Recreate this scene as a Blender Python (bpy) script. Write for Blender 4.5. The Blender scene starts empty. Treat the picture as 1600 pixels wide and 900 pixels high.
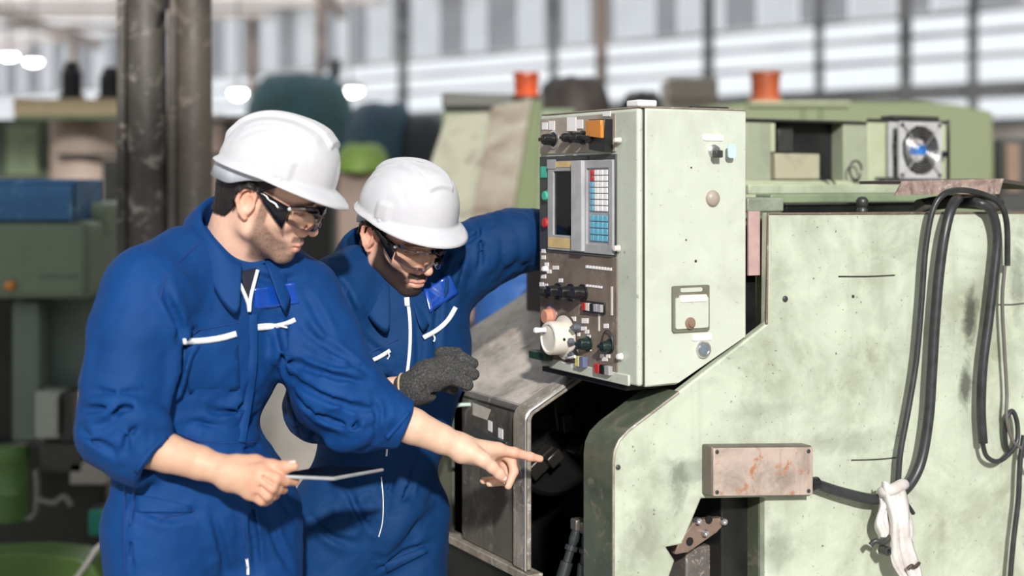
import bpy, bmesh, math, random
import numpy as np
from mathutils import Vector, Matrix
from mathutils.geometry import tessellate_polygon
random.seed(7)
SC = bpy.context.scene
COL = SC.collection

# ------------------------------------------------------------------ camera
F = 1600 * 50 / 36.0          # focal length in pixels of the 1600 px frame
CZ = 1.55                     # camera height
HZ = 285.0                    # image row of the horizon
cam_d = bpy.data.cameras.new('camera')
cam_d.lens = 50; cam_d.sensor_width = 36
cam_d.shift_y = -(450 - HZ) / 1600.0
cam_d.clip_end = 300
cam_d.dof.use_dof = True
cam_d.dof.focus_distance = 2.98
cam_d.dof.aperture_fstop = 1.6
cam = bpy.data.objects.new('camera', cam_d)
cam.location = (0, 0, CZ); cam.rotation_euler = (math.pi / 2, 0, 0)
COL.objects.link(cam); SC.camera = cam

# ------------------------------------------------------------------ sky, sun, exposure
world = bpy.data.worlds.new('World'); SC.world = world; world.use_nodes = True
bg = world.node_tree.nodes['Background']
bg.inputs[0].default_value = (0.90, 0.95, 1.0, 1)
bg.inputs[1].default_value = 1.2
sun_d = bpy.data.lights.new('sun', 'SUN')
sun_d.energy = 4.55; sun_d.angle = math.radians(2.5); sun_d.color = (1.0, 0.965, 0.925)
sun = bpy.data.objects.new('sun', sun_d)
SUN_TO = Vector((0.09, -0.89, 0.43)).normalized()
sun.rotation_euler = SUN_TO.to_track_quat('Z', 'Y').to_euler()
sun.location = SUN_TO * 20
COL.objects.link(sun)
vs = SC.view_settings
vs.view_transform = 'Standard'; vs.look = 'None'; vs.gamma = 1.0; vs.use_curve_mapping = False
vs.exposure = 0.0

# ------------------------------------------------------------------ helpers
def W(px, py, d):
    """world point seen at image pixel (px,py) at depth d"""
    return np.array([(px - 800) / F * d, d, CZ - (py - HZ) / F * d])

def new_mat(name):
    m = bpy.data.materials.new(name); m.use_nodes = True
    nt = m.node_tree
    return m, nt, nt.nodes['Principled BSDF']

def N(nt, typ, **kw):
    n = nt.nodes.new(typ)
    for k, v in kw.items():
        setattr(n, k, v)
    return n

def ramp(nt, fac, stops):
    r = N(nt, 'ShaderNodeValToRGB')
    el = r.color_ramp.elements
    while len(el) < len(stops): el.new(0.5)
    for e, (p, c) in zip(el, stops):
        e.position = p
        e.color = (*c, 1) if len(c) == 3 else c
    nt.links.new(fac, r.inputs[0])
    return r.outputs[0]

def noise(nt, scale, detail=4, rough=.55, dist=0, vec=None, stretch=None):
    n = N(nt, 'ShaderNodeTexNoise')
    n.inputs['Scale'].default_value = scale; n.inputs['Detail'].default_value = detail
    n.inputs['Roughness'].default_value = rough; n.inputs['Distortion'].default_value = dist
    if vec is None:
        tc = N(nt, 'ShaderNodeTexCoord'); vec = tc.outputs['Object']
    if stretch:
        mp = N(nt, 'ShaderNodeMapping'); mp.inputs['Scale'].default_value = stretch
        nt.links.new(vec, mp.inputs[0]); vec = mp.outputs[0]
    nt.links.new(vec, n.inputs['Vector'])
    return n.outputs['Fac']

def mixc(nt, fac, a, b, mode='MIX'):
    m = N(nt, 'ShaderNodeMix', data_type='RGBA', blend_type=mode)
    for k, v in ((0, fac), (6, a), (7, b)):
        if isinstance(v, (int, float)): m.inputs[k].default_value = v
        elif isinstance(v, tuple): m.inputs[k].default_value = (*v, 1)
        else: nt.links.new(v, m.inputs[k])
    return m.outputs[2]

def bump(nt, h, strength, dist=.002):
    b = N(nt, 'ShaderNodeBump'); b.inputs['Strength'].default_value = strength
    b.inputs['Distance'].default_value = dist
    nt.links.new(h, b.inputs['Height'])
    return b.outputs[0]

MATS = {}
def flat(name, col, rough=.5, metal=0.0, spec=.5, var=.12, scale=30):
    """plain coloured stuff with a little procedural variation"""
    if name in MATS: return MATS[name]
    m, nt, p = new_mat(name)
    n = noise(nt, scale, 4)
    dk = tuple(c * (1 - var) for c in col); lt = tuple(min(1, c * (1 + var)) for c in col)
    nt.links.new(ramp(nt, n, [(.3, dk), (.7, lt)]), p.inputs['Base Color'])
    p.inputs['Roughness'].default_value = rough; p.inputs['Metallic'].default_value = metal
    p.inputs['Specular IOR Level'].default_value = spec
    MATS[name] = m
    return m

def grimy(name, base, dirt, rust=None, amount=.5, scale=3.0, rough=.45, speck=.5, streak=0.0, metal=0.0, bumpy=.25):
    """painted or bare metal with blotchy grime, dark specks and vertical streaks"""
    if name in MATS: return MATS[name]
    m, nt, p = new_mat(name)
    big = noise(nt, scale, 6, .62, .6)
    lo = .62 - .3 * amount
    c = mixc(nt, ramp(nt, big, [(lo, (0, 0, 0)), (lo + .28, (amount, amount, amount))]), base, dirt)
    med = noise(nt, scale * 3.7, 5, .7, .4)
    lt = tuple(min(1, x * 1.13) for x in base)
    c = mixc(nt, ramp(nt, med, [(.48, (0, 0, 0)), (.72, (.55, .55, .55))]), c, lt)
    if streak > 0:
        st = noise(nt, scale * 5, 4, .6, 0, stretch=(1, 1, .07))
        c = mixc(nt, ramp(nt, st, [(.55, (0, 0, 0)), (.75, (streak,) * 3)]), c, dirt)
    if rust:
        rn = noise(nt, scale * 2.1, 7, .75, 1.0)
        c = mixc(nt, ramp(nt, rn, [(.56, (0, 0, 0)), (.64, (.85, .85, .85))]), c, rust)
    if speck > 0:
        sp = noise(nt, scale * 22, 3, .6, .3)
        c = mixc(nt, ramp(nt, sp, [(.655, (0, 0, 0)), (.72, (speck,) * 3)]), c, tuple(x * .25 for x in dirt))
    nt.links.new(c, p.inputs['Base Color'])
    rr = ramp(nt, med, [(.3, (max(.05, rough - .12),) * 3), (.7, (min(1, rough + .15),) * 3)])
    nt.links.new(rr, p.inputs['Roughness'])
    p.inputs['Metallic'].default_value = metal
    nt.links.new(bump(nt, med, bumpy, .001), p.inputs['Normal'])
    MATS[name] = m
    return m

def emit(name, col, s):
    if name in MATS: return MATS[name]
    m, nt, p = new_mat(name)
    p.inputs['Emission Color'].default_value = (*col, 1); p.inputs['Emission Strength'].default_value = s
    p.inputs['Base Color'].default_value = (*col, 1)
    MATS[name] = m
    return m

def link(name, me, mat, parent=None, smooth=None, bev=0.0, seg=2):
    o = bpy.data.objects.new(name, me); COL.objects.link(o)
    if mat is not None:
        if isinstance(mat, (list, tuple)):
            for q in mat: me.materials.append(q)
        else: me.materials.append(mat)
    if parent is not None: o.parent = parent
    if smooth is not None:
        me.polygons.foreach_set('use_smooth', [True] * len(me.polygons))
        if smooth < 180: me.set_sharp_from_angle(angle=math.radians(smooth))
    if bev:
        b = o.modifiers.new('bevel', 'BEVEL'); b.width = bev; b.segments = seg
        b.limit_method = 'ANGLE'; b.angle_limit = math.radians(40)
    return o

def from_np(name, v, f, mat, parent=None, smooth=180, off=None):
    v = np.asarray(v, dtype=np.float64)
    if off is not None: v = v - np.asarray(off)
    me = bpy.data.meshes.new(name)
    me.from_pydata(v.tolist() if len(v) < 5000 else v, [], f.tolist() if hasattr(f, 'tolist') else f)
    me.update()
    return link(name, me, mat, parent, smooth)

def tag(o, label=None, cat=None, group=None, kind=None):
    if label: o['label'] = label
    if cat: o['category'] = cat
    if group: o['group'] = group
    if kind: o['kind'] = kind
    return o

def thing(name, label, cat, loc=(0, 0, 0), rz=0.0, group=None, kind=None):
    o = bpy.data.objects.new(name, None); COL.objects.link(o)
    o.empty_display_size = .05
    o.location = tuple(float(x) for x in loc); o.rotation_euler = (0, 0, rz)
    return tag(o, label, cat, group, kind)

def copy_tree(o, parent=None):
    c = o.copy(); COL.objects.link(c); c.parent = parent
    for ch in o.children: copy_tree(ch, c)
    return c

# --- bmesh shape adders ------------------------------------------------
def BM(): return bmesh.new()
def done(name, bm, mat, parent=None, smooth=35, bev=0.0, seg=2):
    bmesh.ops.recalc_face_normals(bm, faces=bm.faces)
    me = bpy.data.meshes.new(name); bm.to_mesh(me); bm.free()
    return link(name, me, mat, parent, smooth, bev, seg)

def a_box(bm, x0, x1, y0, y1, z0, z1, M=None, mi=0):
    vs_ = [Vector((x, y, z)) for x in (x0, x1) for y in (y0, y1) for z in (z0, z1)]
    if M is not None: vs_ = [M @ v for v in vs_]
    v = [bm.verts.new(p) for p in vs_]
    for q in ((0, 1, 3, 2), (4, 6, 7, 5), (0, 4, 5, 1), (2, 3, 7, 6), (0, 2, 6, 4), (1, 5, 7, 3)):
        f = bm.faces.new([v[i] for i in q]); f.material_index = mi

def a_loft(bm, rings, cap=True, mi=0):
    """rings: list of closed loops (same count)"""
    R = [[bm.verts.new(tuple(p)) for p in r] for r in rings]
    n = len(R[0])
    for a, b in zip(R[:-1], R[1:]):
        for i in range(n):
            f = bm.faces.new((a[i], a[(i + 1) % n], b[(i + 1) % n], b[i])); f.material_index = mi
    if cap:
        f = bm.faces.new(R[0][::-1]); f.material_index = mi
        f = bm.faces.new(R[-1]); f.material_index = mi

def frame_of(t):
    t = Vector(t).normalized()
    a = Vector((0, 0, 1)) if abs(t.z) < .9 else Vector((1, 0, 0))
    u = t.cross(a).normalized(); v = t.cross(u).normalized()
    return u, v

def a_cyl(bm, p0, p1, r0, r1=None, n=20, mi=0):
    p0 = Vector(p0); p1 = Vector(p1); r1 = r0 if r1 is None else r1
    u, v = frame_of(p1 - p0)
    ring = lambda p, r: [p + r * (math.cos(2 * math.pi * i / n) * u + math.sin(2 * math.pi * i / n) * v) for i in range(n)]
    a_loft(bm, [ring(p0, r0), ring(p1, r1)], mi=mi)

def a_lathe(bm, p0, axis, prof, n=24, mi=0):
    """prof: list of (distance along axis, radius)"""
    p0 = Vector(p0); ax = Vector(axis).normalized(); u, v = frame_of(ax)
    rings = [[p0 + ax * t + max(r, 1e-4) * (math.cos(2 * math.pi * i / n) * u + math.sin(2 * math.pi * i / n) * v) for i in range(n)] for t, r in prof]
    a_loft(bm, rings, mi=mi)

def catmull(pts, k=8):
    P = [Vector(p) for p in pts]
    P = [2 * P[0] - P[1]] + P + [2 * P[-1] - P[-2]]
    out = []
    for i in range(1, len(P) - 2):
        for j in range(k):
            t = j / k
            a, b, c, d = P[i - 1:i + 3]
            out.append(.5 * ((2 * b) + (c - a) * t + (2 * a - 5 * b + 4 * c - d) * t * t + (3 * b - a - 3 * c + d) * t ** 3))
    out.append(P[-2])
    return out

def a_tube(bm, pts, r, n=10, k=8, smooth=True, mi=0):
    P = catmull(pts, k) if smooth else [Vector(p) for p in pts]
    rr = r if callable(r) else (lambda s: r)
    t0 = (P[1] - P[0]).normalized(); u, v = frame_of(t0)
    rings = []
    for i, p in enumerate(P):
        t = (P[min(i + 1, len(P) - 1)] - P[max(i - 1, 0)]).normalized()
        u = (u - t * u.dot(t)).normalized(); v = t.cross(u)
        q = rr(i / (len(P) - 1))
        rings.append([p + q * (math.cos(2 * math.pi * j / n) * u + math.sin(2 * math.pi * j / n) * v) for j in range(n)])
    a_loft(bm, rings, mi=mi)

def a_prism(bm, outer, y0, y1, holes=(), plane='xz', mi=0):
    """2-D outline extruded along the third axis"""
    def to3(p, t):
        return (p[0], t, p[1]) if plane == 'xz' else ((t, p[0], p[1]) if plane == 'yz' else (p[0], p[1], t))
    loops = [outer] + list(holes)
    flatp = [p for l in loops for p in l]
    tri = tessellate_polygon([[Vector((p[0], p[1], 0)) for p in l] for l in loops])
    A = [bm.verts.new(to3(p, y0)) for p in flatp]; B = [bm.verts.new(to3(p, y1)) for p in flatp]
    for t in tri:
        try:
            bm.faces.new([A[i] for i in t]).material_index = mi; bm.faces.new([B[i] for i in t[::-1]]).material_index = mi
        except ValueError: pass
    o = 0
    for l in loops:
        n = len(l)
        for i in range(n):
            j = (i + 1) % n
            bm.faces.new((A[o + i], A[o + j], B[o + j], B[o + i])).material_index = mi
        o += n

def a_ribbon(bm, path, y0, y1, th, mi=0):
    """bent sheet: 2-D path (x,z) given a thickness and extruded in y"""
    P = [Vector((p[0], p[1])) for p in path]
    L = []; R = []
    for i, p in enumerate(P):
        t = (P[min(i + 1, len(P) - 1)] - P[max(i - 1, 0)]).normalized()
        nrm = Vector((-t.y, t.x))
        L.append(p + nrm * th * .5); R.append(p - nrm * th * .5)
    for i in range(len(P) - 1):
        vsx = []
        for y in (y0, y1):
            vsx += [bm.verts.new((q.x, y, q.y)) for q in (L[i], L[i + 1], R[i + 1], R[i])]
        for q in ((0, 1, 2, 3), (7, 6, 5, 4), (0, 4, 5, 1), (1, 5, 6, 2), (2, 6, 7, 3), (3, 7, 4, 0)):
            bm.faces.new([vsx[k] for k in q]).material_index = mi
    bmesh.ops.remove_doubles(bm, verts=bm.verts, dist=1e-5)

def arc(cx, cz, r, a0, a1, n=8):
    return [(cx + r * math.cos(math.radians(a0 + (a1 - a0) * i / n)), cz + r * math.sin(math.radians(a0 + (a1 - a0) * i / n))) for i in range(n + 1)]
def rrect(x0, x1, z0, z1, r, n=5):
    return arc(x1 - r, z1 - r, r, 0, 90, n) + arc(x0 + r, z1 - r, r, 90, 180, n) + arc(x0 + r, z0 + r, r, 180, 270, n) + arc(x1 - r, z0 + r, r, 270, 360, n)
# ------------------------------------------------------------------ materials of the place
GREEN = grimy('worn_pale_green_paint', (.505, .56, .445), (.235, .255, .175), None, .75, 4.6, .42, .85, .3)
GREEN_BOX = grimy('pale_green_box_paint', (.52, .56, .475), (.28, .30, .225), None, .5, 4.2, .40, .45, .15)
LIPMAT = grimy('oily_dark_green_paint', (.10, .12, .08), (.035, .04, .03), (.20, .17, .13), .7, 6, .38, .5, .4)
OLIVE = grimy('olive_green_paint', (.17, .205, .105), (.12, .15, .08), None, .35, 2, .5, .1)
STEEL = grimy('oily_bare_steel', (.13, .12, .105), (.022, .021, .02), (.27, .245, .22), .8, 6, .36, .5, .8, .1)
ROOFST = grimy('scuffed_guard_steel', (.60, .55, .49), (.12, .105, .09), (.26, .18, .13), .8, 6, .5, .6, .1, .0)
RIMMAT = grimy('scraped_edge_steel', (.36, .32, .27), (.075, .06, .045), (.60, .57, .52), .75, 16, .4, .7, .5, .1)
DARK = flat('oil_and_shade_black', (.012, .013, .013), .35, .0, .4, .5, 12)  # oily black metal; also carries shade painted into recesses
DGREY = flat('dark_grey_metal', (.05, .052, .05), .4, .3)
BLACKP = flat('black_plastic', (.014, .014, .015), .3)
RUBBER = flat('black_cable_rubber', (.028, .03, .032), .38, 0, .5, .35, 40)
CHROME = flat('dull_chrome', (.62, .63, .63), .28, .9)
BROWNP = grimy('brown_control_plate', (.20, .16, .125), (.07, .055, .045), (.30, .24, .19), .6, 9, .4, .5, .3)
GREYP = flat('grey_bezel_plastic', (.34, .34, .35), .4)
WHITEL = flat('white_label', (.82, .80, .80), .5, var=.05)
PINKL = flat('pale_pink_label', (.80, .66, .63), .5, var=.06)
IVORY = flat('ivory_plastic', (.68, .64, .56), .38, var=.08)
AMBER = flat('amber_lens', (.58, .22, .04), .25)
REDP = flat('red_plastic', (.50, .03, .03), .35)
BLUEK = flat('blue_keys', (.13, .40, .56), .45)
YELL = flat('yellow_label', (.60, .44, .20), .5)
TEALL = flat('teal_label', (.05, .42, .30), .5)
SALM = flat('salmon_plastic', (.58, .27, .18), .4)
RUSTY = grimy('rusty_bare_plate', (.52, .42, .36), (.10, .075, .06), (.42, .16, .06), .6, 11, .5, .5, .3, .2)
RUSTP = grimy('rusty_pink_bracket', (.38, .28, .24), (.09, .06, .05), (.50, .46, .43), .85, 22, .55, .8)
PINKST = flat('dusty_pink_strip', (.44, .30, .28), .6)
GLASSB = flat('dark_screen_glass', (.006, .008, .009), .06, 0, .6)

# ------------------------------------------------------------------ frame of the big lathe (turned 28.5 degrees)
TH = math.atan2(.477, .879); CT, ST = math.cos(TH), math.sin(TH)
OX, OY = .252, 2.8
def depth(x, y): return OY + ST * x + CT * y
def LX(px, y0):
    k = (px - 800) / F
    return (k * (OY + CT * y0) - OX + ST * y0) / (CT - k * ST)
def LY(px, x0):
    k = (px - 800) / F
    return (OX + CT * x0 - k * (OY + ST * x0)) / (ST + k * CT)
def LZ(py, x, y): return CZ - (py - HZ) / F * depth(x, y)
def S(px, py, y0=0.0):
    x = LX(px, y0); return (x, LZ(py, x, y0))
def FP(px, py, x0=0.0):
    y = LY(px, x0); return (y, LZ(py, x0, y))
def S3(px, py, y0):
    x, z = S(px, py, y0); return Vector((x, y0, z))
def F3(px, py, x0):
    y, z = FP(px, py, x0); return Vector((x0, y, z))

lathe = thing('lathe', 'large pale green machine tool with an open dark door and stained side panel', 'machine', (OX, OY, 0), TH)

# side panel with its slanted front shoulder and the ragged opening
XF = LX(958, 0)                      # front edge of the side panel
corner = [S(958, 722), S(960, 704), S(967, 688), S(982, 672)]
outer = [(XF, 0.0)] + corner + [S(1060, 613), S(1198, 506), S(1200, 333), (LX(1760, 0), S(1760, 331)[1]), (LX(1760, 0), 0.0)]
hole = [S(1196, 777), S(1096, 779), S(1080, 818), S(1066, 851), S(1041, 855), S(1055, 876), S(1045, 905), (S(1040, 905)[0], .45), (S(1196, 905)[0], .45)]
bm = BM(); a_prism(bm, outer, 0, .022, [hole])
def stained(mat, spots):
    """oil stains with their own place on a painted sheet: (centre, half sizes, strength)"""
    m = mat.copy(); nt = m.node_tree; p = nt.nodes['Principled BSDF']; src = p.inputs['Base Color'].links[0].from_socket
    tc = N(nt, 'ShaderNodeTexCoord'); nz = noise(nt, 16, 6, .7, .8)
    for (c, hs, st) in spots:
        mp = N(nt, 'ShaderNodeMapping', vector_type='TEXTURE'); mp.inputs['Location'].default_value = c; mp.inputs['Scale'].default_value = hs
        ln = N(nt, 'ShaderNodeVectorMath', operation='LENGTH'); nt.links.new(tc.outputs['Object'], mp.inputs[0]); nt.links.new(mp.outputs[0], ln.inputs[0])
        ad = N(nt, 'ShaderNodeMath', operation='MULTIPLY_ADD'); ad.inputs[1].default_value = .75; h2 = N(nt, 'ShaderNodeMath', operation='MULTIPLY'); h2.inputs[1].default_value = .45; nt.links.new(ln.outputs['Value'], h2.inputs[0]); nt.links.new(nz, ad.inputs[0]); nt.links.new(h2.outputs[0], ad.inputs[2])
        src = mixc(nt, ramp(nt, ad.outputs[0], [(.5, (st,) * 3), (.72, (0, 0, 0))]), src, (.028, .03, .026))
    nt.links.new(src, p.inputs['Base Color']); return m
_s = lambda px, py, w, h, st: (tuple(S3(px, py, 0)), (w * .0014, .2, h * .0014), st)
GREEN_SIDE = stained(GREEN, [_s(1515, 490, 26, 75, .8), _s(1508, 600, 24, 55, .8), _s(1590, 430, 30, 110, .45), _s(1075, 735, 60, 40, .35), _s(1215, 860, 40, 60, .3), _s(1060, 760, 25, 70, .45), _s(1330, 690, 160, 30, .25), _s(1190, 640, 120, 24, .2), _s(1000, 850, 60, 60, .22)])
side_panel = done('side_panel', bm, GREEN_SIDE, lathe, 30, .004)
# return edge of the opening (right jamb) and the front lip
bm = BM(); a_box(bm, S(1184, 800, .05)[0], S(1196, 800, .0)[0], .022, .09, .45, S(1196, 780)[1])
done('opening_jamb', bm, LIPMAT, lathe, 30, .002)
lip_path = [(XF, .3)] + corner + [S(1060, 613)]
bm = BM(); a_ribbon(bm, lip_path, -.001, .105, .006)
done('shoulder_lip', bm, LIPMAT, lathe, 50)
# bright worn line where lip and side meet
bm = BM(); a_tube(bm, [(p[0], -.001, p[1]) for p in lip_path], .0028, 6, 1, False)
done('shoulder_edge', bm, RIMMAT, lathe, 50)
# body behind the side panel
xb0 = LX(1203, 0); zb = S(1200, 335)[1]
bm = BM(); a_box(bm, xb0 + .01, LX(1760, 0), .024, 1.0, .02, zb - .012)
done('body', bm, OLIVE, lathe, 30, .004)
bm = BM(); a_box(bm, xb0 - .08, xb0 + .02, .06, .9, .3, zb - .03)
done('headstock_back', bm, DARK, lathe, 30, .004)
bm = BM(); p0 = S(1168, 330, .03); p1 = S(1186, 430, .03)
a_box(bm, p0[0], p1[0], .026, .032, p1[1], p0[1]); done('door_strip', bm, PINKST, lathe, 30, .001)
bm = BM(); a_tube(bm, [S3(1198, 506, .0), S3(1200, 334, .0), S3(1400, 333.5, .0), S3(1640, 332, .0)], .0028, 6, 1, False); done('worn_edge', bm, grimy('brown_worn_edge', (.16, .115, .085), (.05, .04, .03), (.34, .33, .25), .6, 18, .6, .6), lathe, 50)
# seam line and screws on the side panel
for (px, py, r) in ((1226, 467, 5), (1332, 463, 2.5), (965, 730, 4)):
    bm = BM(); a_lathe(bm, S3(px, py, .001), (0, -1, 0), [(0, r * .0014), (.003, r * .0013), (.005, r * .0007)], 12)
    done('screw', bm, DGREY, lathe, 40)
for (a, b, c, d) in ((1310, 432, 1398, 430), (1330, 719, 1402, 715), (1560, 476, 1600, 474)):
    bm = BM(); a_tube(bm, [S3(a, b, -.0005), S3((a + c) / 2, (b + d) / 2 + 1, -.0005), S3(c, d, -.0005)], .0016, 5, 3)
    done('scratch', bm, DGREY, lathe, 50)

# inside of the opening: block, bracket and bolts
bm = BM()
a_box(bm, S(1020, 900, .2)[0], S(1230, 900, .2)[0], .26, .27, .35, S(1100, 760, .2)[1]); done('opening_back', bm, DARK, lathe)
bx0, bz0 = S(1072, 900, .1); bx1, bz1 = S(1148, 846, .1)
bm = BM(); a_box(bm, bx0, bx1, .10, .2, .4, bz1); done('inner_block', bm, grimy('scaly_dark_iron', (.13, .115, .105), (.03, .03, .03), (.36, .33, .30), .6, 30, .4, .6), lathe, 30, .004)
br = [S(1128, 808, .06), S(1136, 812, .06), S(1118, 832, .06), S(1075, 862, .06), S(1052, 866, .06), S(1062, 840, .06), S(1085, 812, .06)]
bm = BM(); a_prism(bm, br, .055, .075); done('bracket', bm, grimy('brown_bracket_iron', (.20, .14, .11), (.05, .04, .035), None, .5, 20, .4, .5), lathe, 30, .003)
for (px, py) in ((1088, 813), (1128, 814), (1099, 832)):
    bm = BM(); a_lathe(bm, S3(px, py, .055), (0, -1, 0), [(0, .0075), (.010, .0075), (.012, .006), (.012, .0038), (.006, .0035)], 14)
    done('bolt', bm, CHROME, lathe, 30)
for (px, py) in ((1107, 812), (1077, 846)):
    bm = BM(); a_lathe(bm, S3(px, py, .056), (0, -1, 0), [(0, .009), (.002, .009), (.002, .006)], 14); done('hole_ring', bm, DARK, lathe, 30)

# ---- sliding guard door: vertical front, slanted roof, scraped rim
Y0, Y1, Y2, Y3 = LY(829, XF), LY(812, XF), LY(724, XF), LY(706, XF)
zk = F3(815, 655, XF).z
def guard_path(dx=0.0, dz=0.0, zlow=.715, xend=.62):
    a = math.radians(28)
    # vertical, rounded knee, 28 degree slope
    r = .028
    pts = [(XF + dx, zlow), (XF + dx, zk)]
    for i in range(1, 9):
        t = i / 8 * (math.pi / 2 - a)
        pts.append((XF + dx + r - r * math.cos(t), zk + r * math.sin(t)))
    ex, ez = pts[-1]
    pts.append((xend, ez + (xend - ex) * math.tan(a)))
    return pts
door = BM(); a_ribbon(door, guard_path()[:10], Y1, Y2, .006)
door = done('guard_door', door, STEEL, lathe, 40)
bm = BM(); a_ribbon(bm, guard_path()[8:], Y1, 1.02, .006); done('guard_roof', bm, ROOFST, lathe, 40)
bm = BM(); a_ribbon(bm, guard_path(-.006), Y0, Y1 + .004, .018); done('door_rim', bm, RIMMAT, door, 40, .003)
bm = BM(); a_tube(bm, [(p[0] - .012, Y0 + .001, p[1]) for p in guard_path()], .0035, 6, 1, False); done('rim_edge', bm, CHROME, door, 50)
bm = BM(); a_ribbon(bm, guard_path(.004)[:9], Y3, 1.02, .006); done('fixed_guard', bm, grimy('olive_oily_guard', (.13, .135, .10), (.03, .032, .026), None, .6, 6, .4, .4, .6), lathe, 40)
bm = BM(); a_ribbon(bm, guard_path(.03)[:9], Y2 - .01, Y3 + .01, .004); done('door_gap_back', bm, DARK, lathe, 40)
bm = BM(); a_box(bm, XF + .018, XF + .024, LY(719, XF), LY(712, XF), .73, F3(715, 690, XF).z); done('blue_guide', bm, flat('blue_guide_paint', (.02, .07, .22), .5), lathe)
# handle
hx = XF - .045
a_, b_ = F3(736, 632, XF), F3(736, 712, XF)
bm = BM(); a_tube(bm, [a_, a_ + Vector((-.03, .004, 0)), Vector((hx, a_.y + .006, a_.z - .008)), Vector((hx, a_.y + .006, a_.z - .04)), Vector((hx, a_.y + .006, b_.z + .008)), b_ + Vector((-.03, .004, 0)), b_], .0045, 10, 5)
done('door_handle', bm, flat('pale_mint_handle', (.50, .62, .55), .35), door, 60)
# latch plate, paper scraps and lettering plates
def fquad(name, pts, x0, th, mat, parent, bev=0):
    bm_ = BM(); a_prism(bm_, [FP(px, py, XF) for px, py in pts], x0, x0 - th, plane='yz')
    return done(name, bm_, mat, parent, 30, bev)
fquad('latch_plate', [(740, 668), (797, 690), (797, 712), (742, 694)], XF - .003, .008, flat('dark_teal_plate', (.035, .045, .045), .35), door, .001)
fquad('paper_scrap', [(741, 629), (769, 640), (763, 656), (741, 648)], XF - .003, .0012, flat('worn_paper', (.50, .47, .42), .7), door)
for q in ([(765, 656), (771, 659), (771, 675), (765, 672)], [(781, 668), (788, 671), (788, 686), (781, 683)]):
    fquad('notice', q, XF - .003, .0012, WHITEL, door)
# ledge and lower front
bm = BM(); a_box(bm, XF - .018, XF + .02, Y0 - .02, 1.1, .694, .712); done('ledge', bm, RIMMAT, lathe, 30, .002)
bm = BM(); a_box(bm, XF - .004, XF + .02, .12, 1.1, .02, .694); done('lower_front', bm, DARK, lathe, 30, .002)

# ---- interior of the machine behind the open door
bm = BM()
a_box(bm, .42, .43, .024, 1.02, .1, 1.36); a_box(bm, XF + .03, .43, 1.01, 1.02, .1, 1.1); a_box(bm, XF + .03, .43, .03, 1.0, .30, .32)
done('interior_lining', bm, DARK, lathe)  # oily lining kept near black: interior shade is put into its colour
bm = BM(); c0 = Vector((.17, .62, .93))
a_lathe(bm, c0 + Vector((0, .3, 0)), (0, -1, 0), [(0, .1), (.2, .1), (.22, .135), (.3, .135), (.31, .125), (.31, .03), (.28, .03)], 32)
done('chuck', bm, flat('black_oily_chuck', (.02, .021, .021), .3, .6), lathe, 30)
for i in range(3):
    a = i * 2.094 + .4
    bm = BM(); M = Matrix.Translation(c0 + Vector((0, -.01, 0))) @ Matrix.Rotation(a, 4, 'Y')
    a_box(bm, .03, .115, -.035, 0, -.018, .018, M); a_box(bm, .03, .07, -.06, 0, -.014, .014, M)
    done('chuck_jaw', bm, flat('dark_jaw_steel', (.08, .075, .07), .3, .8), lathe, 30, .002)
for (px, py, px2, py2, r, hd) in ((903, 822, 872, 925, .012, 1), (917, 828, 908, 925, .011, 0)):
    p, q = S3(px, py, .17 if hd else .15), S3(px2, py2, .17 if hd else .15)
    d_ = (p - q).normalized(); Ld = (p - q).length
    bm = BM(); a_lathe(bm, q, d_, [(0, r * 1.1), (Ld * .45, r * 1.1), (Ld * .46, r * .75), (Ld * .62, r * .75), (Ld * .63, r * 1.15), (Ld * .7, r * 1.15), (Ld * .71, r * .7), (Ld * .8, r * .9), (Ld, r * .8)], 16)
    done('hydraulic_hose', bm, flat('dark_teal_hose', (.05, .058, .06), .3, .5), lathe, 40)
    bm = BM(); a_box(bm, p.x - .012, p.x + .012, p.y - .012, p.y + .012, p.z - .008, p.z + .016)
    done('hose_fitting', bm, flat('brass_grey_fitting', (.22, .2, .17), .35, .7), lathe, 30, .003)

# ---- top edge of the body: rails, knob, stray wires
def topbar(name, px0, px1, py0, py1, y0, y1, mat, parent=lathe, bev=.003):
    x0_, x1_ = LX(px0, y0), LX(px1, y0); xm = (x0_ + x1_) / 2
    bm_ = BM(); a_box(bm_, x0_, x1_, y0, y1, LZ(py1, xm, y0), LZ(py0, xm, y0))
    return done(name, bm_, mat, parent, 30, bev)
DGREEN = grimy('mid_green_oily_paint', (.22, .28, .17), (.06, .07, .05), None, .5, 5, .4, .4)
topbar('top_rail', 1205, 1500, 303, 316, .30, .36, DGREEN)
topbar('slide_cover', 1170, 1420, 288, 303, .45, .52, grimy('pale_slide_paint', (.42, .47, .34), (.12, .13, .09), None, .5, 5, .45, .4))
topbar('rail_end', 1168, 1225, 309, 331, .05, .25, grimy('grey_green_iron', (.28, .31, .24), (.08, .09, .07), None, .6, 8, .45, .5))
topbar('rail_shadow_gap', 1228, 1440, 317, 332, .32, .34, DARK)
topbar('black_strip', 1228, 1440, 316, 320, .22, .24, DGREY)
bm = BM(); a_lathe(bm, S3(1347, 331, .06), (0, 0, 1), [(0, .012), (.006, .012), (.010, .009), (.014, .013), (.026, .0135), (.032, .009), (.034, .002)], 18)
done('lift_knob', bm, DGREY, lathe, 50)

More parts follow.
